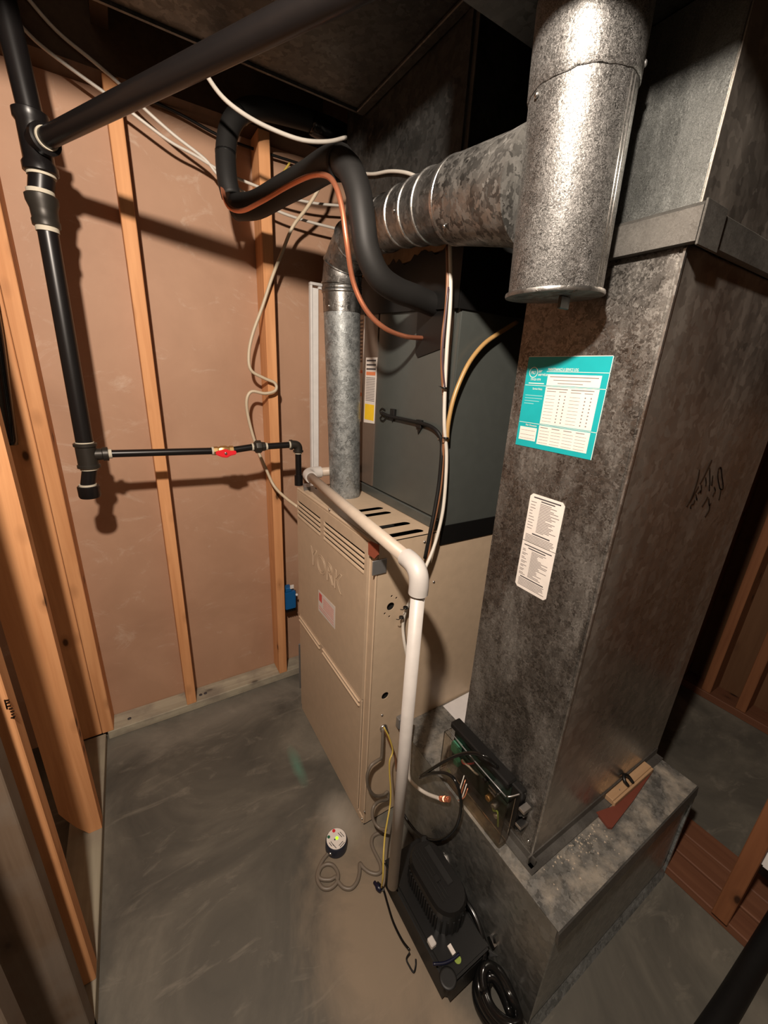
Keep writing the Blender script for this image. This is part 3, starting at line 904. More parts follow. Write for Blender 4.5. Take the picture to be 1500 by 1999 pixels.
# lower door
lowd = MB().box(FX - 0.005, 0.842, 0.034, FX + 0.001, 1.379, 0.503, 0.002).build('lower_door', 'furnace_paint', fur)
for a, b_ in ((1.374, 1.160), (1.138, 0.850)):
    for z in (0.494, 0.477):
        MB().box(FX - 0.011, b_, z - 0.0045, FX - 0.004, a, z + 0.0045, 0.003, 2).build('rib', 'furnace_bead', lowd)
box('kick_plate', 'furnace_paint', (FX - 0.002, 0.812, 0.002), (FX + 0.0055, 1.379, 0.031), fur, 0.002)
box('base_edge', 'furnace_dark', (FX + 0.002, FY0 + 0.0, 0.0), (0.62, FY0 + 0.004, 0.0045), fur)
for p in [(0.5475, 0.8045, 0.4555), (0.7016, 0.8045, 0.8812), (0.6534, 0.8045, 1.018), (0.5453, 0.8045, 0.0689), (1.009, 0.8045, 0.3889)]: screw(fur, p, (0, -1, 0), 0.004)
for p in [(0.4985, 0.7995, 0.0744), (0.4985, 0.8136, 0.0219)]: screw(fur, p, (-1, 0, 0), 0.004)
# cable connector at the lower side
MB().lathe((0.555, 0.8045, 0.402), (0, -1, 0), [(0, 0.013), (0.004, 0.013), (0.005, 0.010), (0.016, 0.009), (0.017, 0.006)], 12).build('cable_connector', 'steel', fur)
MB().box(0.602, 0.786, 0.385, 0.625, 0.8042, 0.425, 0.002).build('junction_cover', 'dull_steel', fur)
# rusted strap bracket on the top front corner and grey leg at the far corner
MB().prism([(0.488, 0.8313, 1.037), (0.488, 0.8236, 1.042), (0.488, 0.7828, 1.048), (0.488, 0.7804, 1.022), (0.488, 0.7967, 1.004), (0.488, 0.8286, 1.002)], (0.004, 0, 0)).build('strap_bracket', 'rust', fur)
MB().box(0.4865, 0.800, 0.953, 0.530, 0.8035, 0.995, 0.001).build('strap_bracket', 'dull_steel', fur)
MB().box(0.492, 1.3865, 0.11, 0.510, 1.392, 0.345, 0.001).build('side_bracket', 'dull_steel', fur)
MB().prism([(0.503, 1.330, 1.0405), (0.520, 1.384, 1.0405), (0.545, 1.375, 1.0405), (0.530, 1.335, 1.0405)], (0, 0, 0.012)).build('gas_inlet_plate', 'dull_steel', fur)

# ============================================================ evaporator coil cabinet
coil = thing('coil_cabinet', 'dark grey evaporator coil cabinet standing on the tan furnace', 'cabinet')
box('cabinet_body', 'coil_paint', (0.706, 0.809, 1.041), (1.24, 1.384, 1.699), coil, 0.003, 2)
box('front_panel', 'coil_paint', (0.700, 0.825, 1.075), (0.7055, 1.178, 1.66), coil, 0.002, 2)
box('front_panel', 'coil_taupe_reflection', (0.699, 1.182, 1.075), (0.7055, 1.380, 1.66), coil, 0.002, 2)
box('base_flange', 'coil_paint', (0.696, 0.815, 1.0412), (0.7055, 1.384, 1.072), coil, 0.002)
box('base_skirt', 'black_plastic', (0.708, 0.8015, 0.998), (1.24, 0.8045, 1.056), coil)
gp = MB()
gp.prism([(0.6995, 0.842, 1.525), (0.6995, 0.960, 1.500), (0.6995, 0.972, 1.512), (0.6995, 0.975, 1.622), (0.6995, 0.842, 1.632)], (-0.003, 0, 0))
lab(gp.build('line_grommet_plate', 'black_plastic', coil), 'black rubber plate round the copper line')
cl = lab(MB().prism([(0.6985, 1.254, 1.290), (0.6985, 1.180, 1.294), (0.6985, 1.179, 1.502), (0.6985, 1.253, 1.502)], (-0.0006, 0, 0)).build('rating_label', 'label_white', coil), 'white and yellow rating label')
def coilbars(name, mat, bars, x=0.6978):
    q = MB()
    for ya, yb, za, zb in bars:
        q.prism([(x, ya, zb), (x, yb, zb), (x, yb, za), (x, ya, za)], (-0.0002, 0, 0))
    return q.build(name, mat, cl)
coilbars('yellow_print', 'label_yellow', [(1.249, 1.186, 1.354, 1.302)])
coilbars('black_bars', 'ink', [(1.247, 1.186, z, z - 0.005) for z in (1.495, 1.482, 1.469)])
coilbars('red_print', 'ink_orange', [(1.247, 1.187, 1.458, 1.447)])
coilbars('text_block', 'ink_grey', [(1.247, 1.187, z, z - 0.0022) for z in [1.440 - 0.0052 * k for k in range(15)]])
l2 = lab(MB().prism([(0.6985, 1.330, 1.285), (0.6985, 1.272, 1.290), (0.6985, 1.270, 1.640), (0.6985, 1.330, 1.640)], (-0.0006, 0, 0)).build('warning_strip_label', 'label_white', coil), 'tall white label with orange print')
q = MB()
for za, zb in ((1.462, 1.452), (1.388, 1.376)):
    q.prism([(0.6978, 1.328, zb), (0.6978, 1.274, zb), (0.6978, 1.274, za), (0.6978, 1.328, za)], (-0.0002, 0, 0))
q.build('orange_print', 'ink_orange', l2)
q = MB()
for k in range(12):
    za = 1.62 - k * 0.0115
    q.prism([(0.6978, 1.300, za - 0.006), (0.6978, 1.280, za - 0.006), (0.6978, 1.280, za), (0.6978, 1.300, za)], (-0.0002, 0, 0))
q.build('text_block', 'ink_grey', l2)
lab(MB().prism([(0.6985, 1.238, 1.640), (0.6985, 1.190, 1.640), (0.6985, 1.190, 1.690), (0.6985, 1.238, 1.690)], (-0.0006, 0, 0)).build('blank_label', 'cream_cable', coil), 'small cream label')
screw(coil, [(0.699, 0.8396, 1.296)][0], (-1, 0, 0), 0.0035)

# white framed panel leaning in the gap behind the furnace
fp = thing('framed_panel', 'white metal framed panel in the gap between furnace and brown wall', 'panel')
box('panel', 'kraft_board', (0.668, 1.586, 0.04), (0.96, 1.590, 1.742), fp)
box('frame', 'white_metal', (0.632, 1.574, 0.04), (0.640, 1.592, 1.752), fp, 0.001)
box('frame', 'white_metal', (0.6405, 1.580, 0.04), (0.6665, 1.592, 1.744), fp, 0.001)
box('frame', 'white_metal', (0.632, 1.574, 1.7525), (0.96, 1.592, 1.762), fp, 0.001)
box('frame', 'white_metal', (0.667, 1.580, 1.7425), (0.96, 1.592, 1.7520), fp, 0.001)

# ============================================================ black iron gas line
GY = 1.41
gas = thing('gas_pipe', 'black iron gas pipe dropping down the brown wall to the furnace', 'pipe')
rt = [(-0.1139, 1.41, 2.135), (-0.1018, 1.41, 1.912), (-0.1099, 1.41, 1.78), (-0.1163, 1.41, 1.189), (-0.1273, 1.41, 1.085)]
def seg(name, mat, p, q, r, n=20, prof=None):
    p, q = Vector(p), Vector(q)
    ln = (q - p).length
    pr = [(0, r), (ln, r)] if prof is None else [(t * ln, rr) for t, rr in prof]
    return sharp(MB().lathe(p, q - p, pr, n).build(name, mat, gas))
RA, RB, RC, RD, RE = [Vector(p) for p in rt]
dn = (RD - RC).normalized()
seg('riser_pipe', 'black_iron', (RA.x + (RA - RB).x * 1.2, GY, 2.45), RB + Vector((0, 0, 0.06)), 0.0240, 24)
# upper tee with its side outlet
seg('upper_tee', 'black_iron', RB + Vector((0, 0, 0.058)), RB - Vector((0, 0, 0.058)), 0.030, 24, [(0, 0.0310), (0.02, 0.0345), (0.14, 0.0345), (0.2, 0.0300), (0.8, 0.0300), (0.86, 0.0345), (0.98, 0.0345), (1, 0.0310)])
BR = Vector((0.30, 0.680, 1.926))
bd = (BR - RB).normalized()
seg('upper_tee', 'black_iron', RB, RB + bd * 0.050, 0.030, 24, [(0, 0.027), (0.6, 0.027), (0.68, 0.0305), (0.97, 0.0305), (1, 0.026)])
seg('thread_seal', 'pipe_dope', RB + bd * 0.050, RB + bd * 0.0545, 0.0222, 24)
lab(seg('overhead_pipe', 'black_iron', RB + bd * 0.054, RB + bd * 0.93, 0.0192, 28), 'thick black pipe crossing overhead')
seg('thread_seal', 'pipe_dope', RB - Vector((0, 0, 0.058)), RB - Vector((0, 0, 0.0635)), 0.0285, 24)
seg('nipple', 'black_iron', RB - Vector((0, 0, 0.062)), RC + Vector((0, 0, 0.032)), 0.0255, 24)
seg('thread_seal', 'pipe_dope', RC + Vector((0, 0, 0.040)), RC + Vector((0, 0, 0.029)), 0.0275, 24)
seg('reducer', 'iron_fitting', RC + Vector((0, 0, 0.031)), RC - Vector((0, 0, 0.034)), 0.03, 24, [(0, 0.0300), (0.04, 0.0330), (0.22, 0.0325), (0.45, 0.0275), (0.75, 0.0265), (0.80, 0.0285), (0.98, 0.0280), (1, 0.024)])
seg('thread_seal', 'pipe_dope', RC - Vector((0, 0, 0.034)), RC - Vector((0, 0, 0.044)), 0.0235, 24)
seg('riser_pipe', 'black_iron', RC - Vector((0, 0, 0.042)), RD + Vector((0, 0, 0.036)), 0.0212, 24)
seg('thread_seal', 'pipe_dope', RD + Vector((0, 0, 0.039)), RD + Vector((0, 0, 0.034)), 0.0225, 24)
seg('lower_tee', 'iron_fitting', RD + Vector((0, 0, 0.036)), RD - Vector((0, 0, 0.036)), 0.024, 24, [(0, 0.0255), (0.02, 0.0285), (0.12, 0.0285), (0.16, 0.0255), (0.84, 0.0255), (0.88, 0.0285), (0.98, 0.0285), (1, 0.0255)])
hz = RD.z + 0.002
HX0 = RD.x
seg('lower_tee', 'iron_fitting', (HX0, GY, hz), (HX0 + 0.052, GY, hz), 0.018, 20, [(0, 0.0175), (0.7, 0.0165), (0.74, 0.020), (0.98, 0.020), (1, 0.015)])
seg('thread_seal', 'pipe_dope', (HX0 + 0.052, GY, hz), (HX0 + 0.060, GY, hz), 0.0135, 18)
VX = [(0.2548, 1.41, 1.185), (0.3702, 1.41, 1.192), (0.5054, 1.41, 1.194)]
seg('branch_pipe', 'black_iron', (HX0 + 0.058, GY, hz), (VX[0][0] - 0.036, GY, VX[0][2]), 0.0112, 18)
seg('thread_seal', 'pipe_dope', (VX[0][0] - 0.038, GY, VX[0][2]), (VX[0][0] - 0.030, GY, VX[0][2]), 0.0135, 18)
vb = seg('valve_body', 'brass', (VX[0][0] - 0.032, GY, VX[0][2]), (VX[0][0] + 0.030, GY, VX[0][2]), 0.013, 8, [(0, 0.0145), (0.2, 0.0145), (0.24, 0.012), (0.38, 0.0155), (0.62, 0.0155), (0.76, 0.012), (0.8, 0.0145), (1, 0.0145)])
hnd = MB()
cx, cz = VX[0][0], VX[0][2] - 0.004
hnd.prism([(cx - 0.030, GY - 0.030, cz - 0.004), (cx - 0.012, GY - 0.030, cz - 0.013), (cx + 0.004, GY - 0.030, cz - 0.016), (cx + 0.014, GY - 0.030, cz - 0.010), (cx + 0.034, GY - 0.030, cz - 0.006), (cx + 0.034, GY - 0.030, cz + 0.006),
           (cx + 0.014, GY - 0.030, cz + 0.007), (cx + 0.004, GY - 0.030, cz + 0.013), (cx - 0.012, GY - 0.030, cz + 0.011), (cx - 0.030, GY - 0.030, cz + 0.006)], (0, 0.008, 0), 0.002)
hn = hnd.build('valve_handle', 'red_handle', gas)
lab(hn, 'red valve handle')
MB().lathe((cx, GY - 0.030, cz), (0, -1, 0), [(0, 0.0045), (0.003, 0.0045), (0.004, 0.003)], 8).build('handle_nut', 'steel', hn)
seg('valve_stem', 'brass', (cx, GY - 0.014, cz), (cx, GY - 0.024, cz), 0.005, 10)
seg('branch_pipe', 'black_iron', (VX[0][0] + 0.030, GY, VX[0][2]), (VX[1][0] - 0.02, GY, VX[1][2]), 0.0112, 18)
seg('thread_seal', 'pipe_dope', (VX[1][0] - 0.024, GY, VX[1][2]), (VX[1][0] - 0.018, GY, VX[1][2]), 0.0135, 18)
seg('union', 'iron_fitting', (VX[1][0] - 0.019, GY, VX[1][2]), (VX[1][0] + 0.023, GY, VX[1][2]), 0.02, 8, [(0, 0.0135), (0.12, 0.016), (0.2, 0.0215), (0.3, 0.0225), (0.62, 0.0225), (0.7, 0.0165), (1, 0.0150)])
seg('thread_seal', 'pipe_dope', (VX[1][0] + 0.023, GY, VX[1][2]), (VX[1][0] + 0.030, GY, VX[1][2]), 0.0130, 18)
seg('branch_pipe', 'black_iron', (VX[1][0] + 0.028, GY, VX[1][2]), (VX[2][0] - 0.020, GY, VX[2][2]), 0.0112, 18)
ex, ez = VX[2][0], VX[2][2]
seg('thread_seal', 'pipe_dope', (ex - 0.027, GY, ez), (ex - 0.021, GY, ez), 0.0135, 18)
e = MB().tube([(ex - 0.021, GY, ez), (ex - 0.008, GY, ez), (ex + 0.003, GY, ez - 0.003), (ex + 0.008, GY, ez - 0.012), (ex + 0.008, GY, ez - 0.026)], 0.0155, 18, 4)
e.build('elbow', 'iron_fitting', gas)
seg('elbow_collar', 'iron_fitting', (ex - 0.022, GY, ez), (ex - 0.015, GY, ez), 0.0185, 18)
seg('elbow_collar', 'iron_fitting', (ex + 0.008, GY, ez - 0.021), (ex + 0.008, GY, ez - 0.028), 0.0185, 18)
seg('thread_seal', 'pipe_dope', (ex + 0.008, GY, ez - 0.028), (ex + 0.008, GY, ez - 0.034), 0.0132, 18)
seg('drop_pipe', 'black_iron', (ex + 0.008, GY, ez - 0.033), (ex + 0.008, GY, 1.075), 0.0112, 18)
seg('coupling', 'black_iron', (ex + 0.008, GY, 1.080), (ex + 0.008, GY, 1.040), 0.0155, 18)
# drip leg
seg('thread_seal', 'pipe_dope', RD - Vector((0, 0, 0.036)), RD - Vector((0, 0, 0.041)), 0.0225, 24)
seg('drip_nipple', 'black_iron', RD - Vector((0, 0, 0.040)), RE + Vector((0, 0, 0.018)), 0.0185, 24)
seg('thread_seal', 'pipe_dope', RE + Vector((0, 0, 0.021)), RE + Vector((0, 0, 0.014)), 0.0215, 24)
seg('drip_cap', 'black_iron', RE + Vector((0, 0, 0.016)), RE - Vector((0, 0, 0.021)), 0.026, 24, [(0, 0.0255), (0.06, 0.0275), (0.8, 0.0275), (0.95, 0.025), (1, 0.020)])

# ============================================================ condensate drain of white pipe
pv = thing('drain_pipe', 'white plastic drain pipe across the furnace front and down to the black pump', 'pipe')
EL = Vector((0.497, 1.290, 1.115))
ER = Vector((0.4520, 0.562, 1.090))
PB = Vector((0.4540, 0.562, 0.120))
run_d = (ER - EL).normalized()
MB().lathe(EL + run_d * 0.02, run_d, [(0, 0.0152), ((ER - EL).length - 0.045, 0.0152)], 22).build('long_run', 'pvc_pipe', pv)
MB().lathe((EL.x + 0.03, EL.y, EL.z), (1, 0, 0), [(0, 0.0152), (0.1722, 0.0152)], 22).build('stub_to_coil', 'pvc_pipe', pv)
MB().lathe(ER - Vector((0, 0, 0.05)), PB - ER, [(0, 0.0148), ((PB - ER).length - 0.05, 0.0148)], 22).build('down_pipe', 'pvc_white', pv)
def pelbow(p, d0, d1):
    p, d0, d1 = Vector(p), Vector(d0).normalized(), Vector(d1).normalized()
    k = MB()
    k.tube([p + d0 * 0.054, p + d0 * 0.034, p + d0 * 0.016 + d1 * 0.004, p + d0 * 0.004 + d1 * 0.016, p + d1 * 0.034, p + d1 * 0.054], 0.0202, 22, 4)
    sharp(k.build('elbow', 'pvc_white', pv))
pelbow(EL, run_d, (1, 0, 0))
pelbow(ER, -run_d, (0, 0, -1))

# ============================================================ insulated suction line and bare copper line
ins = thing('insulated_line', 'black foam insulated refrigerant line looping beside the flue into the coil', 'pipe')
R1 = 0.029
A1 = [(0.7582, 1.5, 2.191), (0.6652, 1.5, 2.197), (0.5419, 1.49, 2.185), (0.4374, 1.48, 2.167), (0.3795, 1.47, 2.134), (0.3438, 1.45, 2.081), (0.3253, 1.43, 2.014), (0.3207, 1.41, 1.947), (0.3266, 1.4, 1.904)]
MB().tube(A1, 0.0275, 18, 5).build('foam_sleeve', 'foam_insulation', ins)
A2 = [(0.3392, 1.4, 1.883), (0.3782, 1.34, 1.881), (0.4218, 1.24, 1.897), (0.4513, 1.14, 1.903), (0.4616, 1.04, 1.899), (0.4642, 0.97, 1.881)]
MB().tube(A2, 0.0335, 18, 5).build('foam_sleeve', 'foam_insulation', ins)
A3 = [(0.4613, 0.99, 1.892), (0.4619, 0.93, 1.857), (0.4682, 0.9, 1.812), (0.4731, 0.885, 1.757), (0.4838, 0.88, 1.702), (0.5159, 0.88, 1.658), (0.5719, 0.89, 1.64), (0.6345, 0.9, 1.634), (0.7081, 0.915, 1.625)]
MB().tube(A3, 0.0275, 18, 5).build('foam_sleeve', 'foam_insulation', ins)
for p, d in ((A1[6], (0, 0, 1)), (A1[4], (0.6, 0, 0.7))):
    MB().lathe(Vector(p), d, [(-0.006, 0.027), (-0.003, 0.0287), (0.003, 0.0287), (0.006, 0.027)], 18).build('tape_wrap', 'black_plastic', ins)
MB().lathe(Vector([(0.6036, 1.495, 2.19)][0]), (1, 0, -0.1), [(0, 0.0285), (0.01, 0.0320), (0.06, 0.031), (0.11, 0.028)], 14).build('tape_wrap', 'glossy_black', ins)
tag(tube('copper_line', 'copper', [(0.3164, 1.44, 2.015), (0.3066, 1.42, 1.953), (0.3027, 1.355, 1.871), (0.3276, 1.31, 1.849), (0.3607, 1.23, 1.856), (0.3983, 1.14, 1.871), (0.4238, 1.055, 1.873), (0.4325, 0.985, 1.855), (0.4304, 0.93, 1.821), (0.4346, 0.905, 1.776), (0.4417, 0.895, 1.716), (0.4675, 0.91, 1.645), (0.4999, 0.905, 1.591), (0.5508, 0.905, 1.558), (0.6219, 0.92, 1.546), (0.6921, 0.945, 1.549), (0.7309, 0.96, 1.553)], 0.0058, None, 10, 5),
    'bare copper refrigerant line curving into the black plate on the coil', 'pipe')

# ============================================================ cables
def cable(name, label, mat, pts, r, cat='cable', group=None, n=8, sm=5):
    return tag(tube(name, mat, pts, r, None, n, sm), label, cat, group)

cable('white_cable', 'upper of two white cables slanting down from the top left corner', 'white_cable',
      [(-0.0893, 1.588, 2.273), (-0.0307, 1.588, 2.221), (0.0427, 1.588, 2.185), (0.0966, 1.588, 2.156), (0.1394, 1.588, 2.126), (0.2178, 1.588, 2.082), (0.2981, 1.588, 2.046), (0.3398, 1.588, 2.012), (0.4489, 1.588, 1.976), (0.5258, 1.588, 1.959), (0.6271, 1.588, 1.952), (0.7723, 1.588, 1.952)], 0.0046)
cable('white_cable', 'lower of two white cables slanting down from the top left corner', 'white_cable',
      [(-0.1214, 1.588, 2.224), (-0.0765, 1.588, 2.185), (-0.0107, 1.588, 2.154), (0.062, 1.588, 2.125), (0.1179, 1.588, 2.101), (0.2026, 1.588, 2.064), (0.2696, 1.588, 2.048), (0.344, 1.588, 2.027), (0.4509, 1.588, 2.014), (0.554, 1.588, 2.007), (0.6565, 1.588, 2.012), (0.7707, 1.588, 2.029)], 0.0044)
cable('white_cable', 'white cable sagging under the trunk duct to the plenum corner', 'white_cable',
      [(0.2251, 1.22, 2.103), (0.247, 1.24, 2.08), (0.2876, 1.26, 2.056), (0.3427, 1.27, 2.042), (0.4096, 1.28, 2.038), (0.493, 1.28, 2.038), (0.5722, 1.29, 2.06), (0.6389, 1.31, 2.095)], 0.0052)
cable('cream_cable', 'cream cable hanging in a loose squiggle in front of the middle stud', 'cream_cable',
      [(0.6231, 1.42, 2.108), (0.6295, 1.45, 2.075), (0.63, 1.48, 2.027), (0.6007, 1.52, 1.97), (0.5637, 1.56, 1.917), (0.5286, 1.57, 1.84), (0.4894, 1.57, 1.755), (0.4505, 1.575, 1.654), (0.4138, 1.575, 1.568), (0.3956, 1.575, 1.499), (0.3985, 1.57, 1.443), (0.4436, 1.57, 1.417), (0.4853, 1.57, 1.4), (0.4847, 1.565, 1.374), (0.4454, 1.565, 1.362), (0.3981, 1.57, 1.368), (0.3779, 1.57, 1.339), (0.3796, 1.575, 1.283), (0.3944, 1.575, 1.206), (0.4129, 1.57, 1.137), (0.4316, 1.56, 1.083), (0.4573, 1.54, 1.01), (0.481, 1.47, 0.9761), (0.5051, 1.4, 0.9564)], 0.0058)
cable('pink_cable', 'pinkish white wire crossing the dark plenum above the flue elbow', 'white_cable',
      [(0.69, 1.326, 2.027), (0.69, 1.23, 1.996), (0.69, 1.145, 1.976), (0.69, 1.068, 1.95), (0.69, 1.008, 1.922), (0.69, 0.9549, 1.889)], 0.0046)
cable('yellow_cable', 'thin yellow cable running down the right edge of the middle stud', 'yellow_wire',
      [(0.5085, 1.63, 2.129), (0.5065, 1.63, 1.955), (0.5049, 1.63, 1.734), (0.5052, 1.63, 1.488), (0.5083, 1.63, 1.296)], 0.0032)
cable('yellow_cable', 'short yellow cable end behind the insulated line', 'yellow_wire',
      [(0.5823, 1.63, 2.123), (0.5561, 1.63, 2.087), (0.5336, 1.63, 2.057)], 0.0036)
cable('black_cable', 'black cable along the top of the brown wall behind the insulated loop', 'black_rubber',
      [(0.1696, 1.655, 2.174), (0.247, 1.655, 2.166), (0.3624, 1.655, 2.144), (0.4751, 1.655, 2.139), (0.6175, 1.655, 2.14), (0.7761, 1.655, 2.139)], 0.0042)

# control wires down the corner of the coil cabinet
wh = cable('thermostat_cable', 'white thermostat cable tied down the corner of the grey coil cabinet', 'white_cable',
      [(0.645, 0.8, 1.734), (0.6524, 0.796, 1.666), (0.6567, 0.793, 1.604), (0.6582, 0.792, 1.517), (0.6639, 0.792, 1.425), (0.6734, 0.792, 1.338), (0.6887, 0.792, 1.273), (0.6942, 0.79, 1.205), (0.6929, 0.786, 1.12), (0.6797, 0.78, 1.058), (0.6582, 0.772, 1.004), (0.6314, 0.765, 0.9586), (0.6143, 0.77, 0.9053), (0.5999, 0.78, 0.8555), (0.5931, 0.79, 0.8102), (0.5927, 0.792, 0.7665), (0.5935, 0.78, 0.7216), (0.6043, 0.77, 0.6619)], 0.0048)
for a in [(0.6568, 0.786, 1.428), (0.6775, 0.786, 1.307), (0.5842, 0.776, 0.8441), (0.5771, 0.782, 0.8114)]:
    k = MB()
    k.lathe(a, (0, 0, 1), [(-0.002, 0.0052), (-0.002, 0.0068), (0.002, 0.0068), (0.002, 0.0052)], 12)
    k.tube([Vector(a) + Vector((-0.008, -0.004, 0)), Vector(a) + Vector((-0.016, -0.008, 0.002)), Vector(a) + Vector((-0.022, -0.006, 0.004))], 0.0012, 5, 2)
    k.build('cable_tie', 'black_plastic', wh)
cable('brown_wire', 'brown wire beside the white thermostat cable on the coil corner', 'brown_wire',
      [(0.6426, 0.806, 1.725), (0.6493, 0.803, 1.666), (0.6505, 0.8, 1.604), (0.6481, 0.8, 1.539), (0.655, 0.8, 1.471), (0.6721, 0.8, 1.388), (0.6818, 0.798, 1.285), (0.6852, 0.796, 1.19), (0.6729, 0.79, 1.107), (0.6603, 0.786, 1.051), (0.6555, 0.785, 0.9756), (0.6464, 0.79, 0.9278)], 0.0036)
cable('purple_wire', 'thin dark purple wire bowing out from the thermostat cable', 'purple_wire',
      [(0.6443, 0.79, 1.643), (0.6401, 0.786, 1.57), (0.6409, 0.786, 1.505), (0.6513, 0.788, 1.46), (0.6601, 0.788, 1.428)], 0.0022)
cable('gold_cable', 'brown cable curving off the coil side into the dark behind the return duct', 'gold_wire',
      [(0.8868, 0.796, 1.598), (0.8233, 0.792, 1.565), (0.7731, 0.79, 1.535), (0.7335, 0.79, 1.493), (0.7073, 0.79, 1.444), (0.6909, 0.79, 1.395), (0.6834, 0.79, 1.339), (0.6873, 0.792, 1.297)], 0.0058)
cable('black_cable', 'black cable clipped across the coil front to the corner bundle', 'black_rubber',
      [(0.693, 1.127, 1.335), (0.69, 1.079, 1.33), (0.69, 0.9802, 1.329), (0.69, 0.8935, 1.328), (0.69, 0.8473, 1.32), (0.692, 0.823, 1.3)] + [(0.6817, 0.802, 1.271), (0.6799, 0.798, 1.19), (0.6693, 0.792, 1.121), (0.6549, 0.786, 1.052), (0.6486, 0.79, 0.9749)], 0.0052)
cable('black_cable', 'small black loop of cable on the coil front beside the yellow label', 'black_rubber',
      [(0.694, 1.111, 1.346), (0.694, 1.13, 1.349), (0.694, 1.142, 1.338), (0.694, 1.128, 1.328), (0.694, 1.139, 1.316), (0.694, 1.12, 1.311), (0.694, 1.102, 1.323)], 0.0018)
for (u0, z0), lb in (((1.064, 1.335), 'left'), ((0.925, 1.318), 'right')):
    k = MB()
    k.box(0.690, u0 - 0.012, z0 - 0.004, 0.6995, u0 + 0.012, z0 + 0.018, 0.001)
    k.prism([(0.6985, u0 - 0.010, z0 - 0.004), (0.6985, u0 + 0.010, z0 - 0.004), (0.6985, u0 + 0.004, z0 - 0.022)], (-0.004, 0, 0))
    k.build('cable_clip', 'black_plastic', coil)

# ============================================================ condensate pump
pump = thing('condensate_pump', 'black condensate pump on the floor against the low metal box', 'pump')
px0, px1, py0, py1 = 0.468, 0.598, 0.337, 0.628
MB().box(px0, py0, 0.002, px1, py1, 0.098, 0.014, 3).build('tank', 'pump_plastic', pump)
MB().box(px0 - 0.002, py0 - 0.002, 0.0985, px1 + 0.002, py1 + 0.002, 0.110, 0.005, 2).build('tank_lid', 'black_plastic', pump)
def stadium(cx_, cy_, hw, hl, z, n=10):
    pts = []
    for k in range(n + 1):
        t = math.pi * k / n
        pts.append((cx_ + hw * math.cos(t), cy_ + hl - hw + hw * math.sin(t), z))
    for k in range(n + 1):
        t = math.pi + math.pi * k / n
        pts.append((cx_ + hw * math.cos(t), cy_ - hl + hw + hw * math.sin(t), z))
    return pts
k = MB()
rings = [[k.bm.verts.new(p) for p in stadium(0.545, 0.490, w, l, z)] for w, l, z in ((0.047, 0.090, 0.110), (0.047, 0.090, 0.165), (0.049, 0.092, 0.167), (0.049, 0.092, 0.186), (0.044, 0.087, 0.195))]
k.skin(rings, True, False)
k.build('motor_housing', 'black_plastic', pump)
ft = stadium(0.545, 0.490, 0.0478, 0.0908, 0.114)
for i in range(0, len(ft)):
    x, y, z = ft[i]
    if i % 1 == 0 and not (9 < i < 12):
        MB().box(x - 0.0022, y - 0.0022, 0.114, x + 0.0022, y + 0.0022, 0.163).build('cooling_fin', 'pump_plastic', pump)
for j in range(12):
    y = 0.440 + j * 0.009
    for xx in (0.545 - 0.0478, 0.545 + 0.0478):
        MB().box(xx - 0.0022, y - 0.0022, 0.114, xx + 0.0022, y + 0.0022, 0.163).build('cooling_fin', 'pump_plastic', pump)
for j in range(3):
    MB().box(0.520 + j * 0.009, 0.435, 0.1945, 0.523 + j * 0.009, 0.565, 0.197, 0.001).build('housing_ridge', 'pump_plastic', pump)
MB().box(0.553, 0.455, 0.1945, 0.572, 0.560, 0.1975, 0.002).build('housing_ridge', 'pump_plastic', pump)
box('name_plate', 'black_rubber', (0.530, 0.475, 0.1952), (0.545, 0.492, 0.1985), pump, 0.001)
MB().lathe((0.471, 0.346, 0.1100), (0, 0, 1), [(0, 0.021), (0.002, 0.021), (0.003, 0.018), (0.0035, 0.016)], 20).build('inlet_plug', 'pump_plastic', pump)
lab(MB().lathe([(0.513, 0.359, 0.1105)][0], (0, 0, 1), [(0, 0.0085), (0.0008, 0.0085)], 16).build('round_sticker', 'tag_green', pump), 'round green sticker')
box('white_tag', 'label_white', (0.506, 0.370, 0.1105), (0.516, 0.390, 0.114), pump)
lab(MB().box(0.467, 0.404, 0.1105, 0.483, 0.424, 0.124, 0.002).build('wire_cap', 'pvc_white', pump), 'white wire cap')
MB().lathe((0.592, 0.600, 0.110), (0, 0, 1), [(0, 0.014), (0.03, 0.013), (0.032, 0.009)], 14).build('discharge_fitting', 'pump_plastic', pump)

cable('pump_cable', 'thin black cord lying along the floor side of the pump', 'glossy_black',
      [(0.4547, 0.6367, 0.012), (0.4614, 0.615, 0.01), (0.4551, 0.5788, 0.006), (0.4473, 0.5368, 0.006), (0.4473, 0.4933, 0.006), (0.4523, 0.4646, 0.01)], 0.0032)
cable('pump_cable', 'small black wire loop on the floor beside the pump', 'black_rubber',
      [(0.4463, 0.4573, 0.02), (0.4363, 0.4556, 0.008), (0.4355, 0.4425, 0.006), (0.4387, 0.4264, 0.006), (0.4504, 0.4337, 0.006), (0.4559, 0.4421, 0.012)], 0.0022)
cable('pump_cable', 'dark blue wire across the front end of the pump lid', 'navy',
      [(0.4536, 0.3827, 0.114), (0.4794, 0.3696, 0.114), (0.5022, 0.3642, 0.115), (0.521, 0.3632, 0.116)], 0.0035)
plug = thing('wire_splice', 'dark blue wire splice lying on the floor by the drain pipe foot', 'connector')
MB().tube([(0.4461, 0.6404, 0.014), (0.4489, 0.6244, 0.016), (0.4536, 0.6113, 0.014)], [0.005, 0.006, 0.009, 0.008, 0.006], 10, 3).build('splice_sleeve', 'navy', plug)
MB().tube([(0.4509, 0.6215, 0.014), (0.462, 0.6105, 0.012)], 0.004, 8, 2).build('splice_end', 'dull_steel', plug)

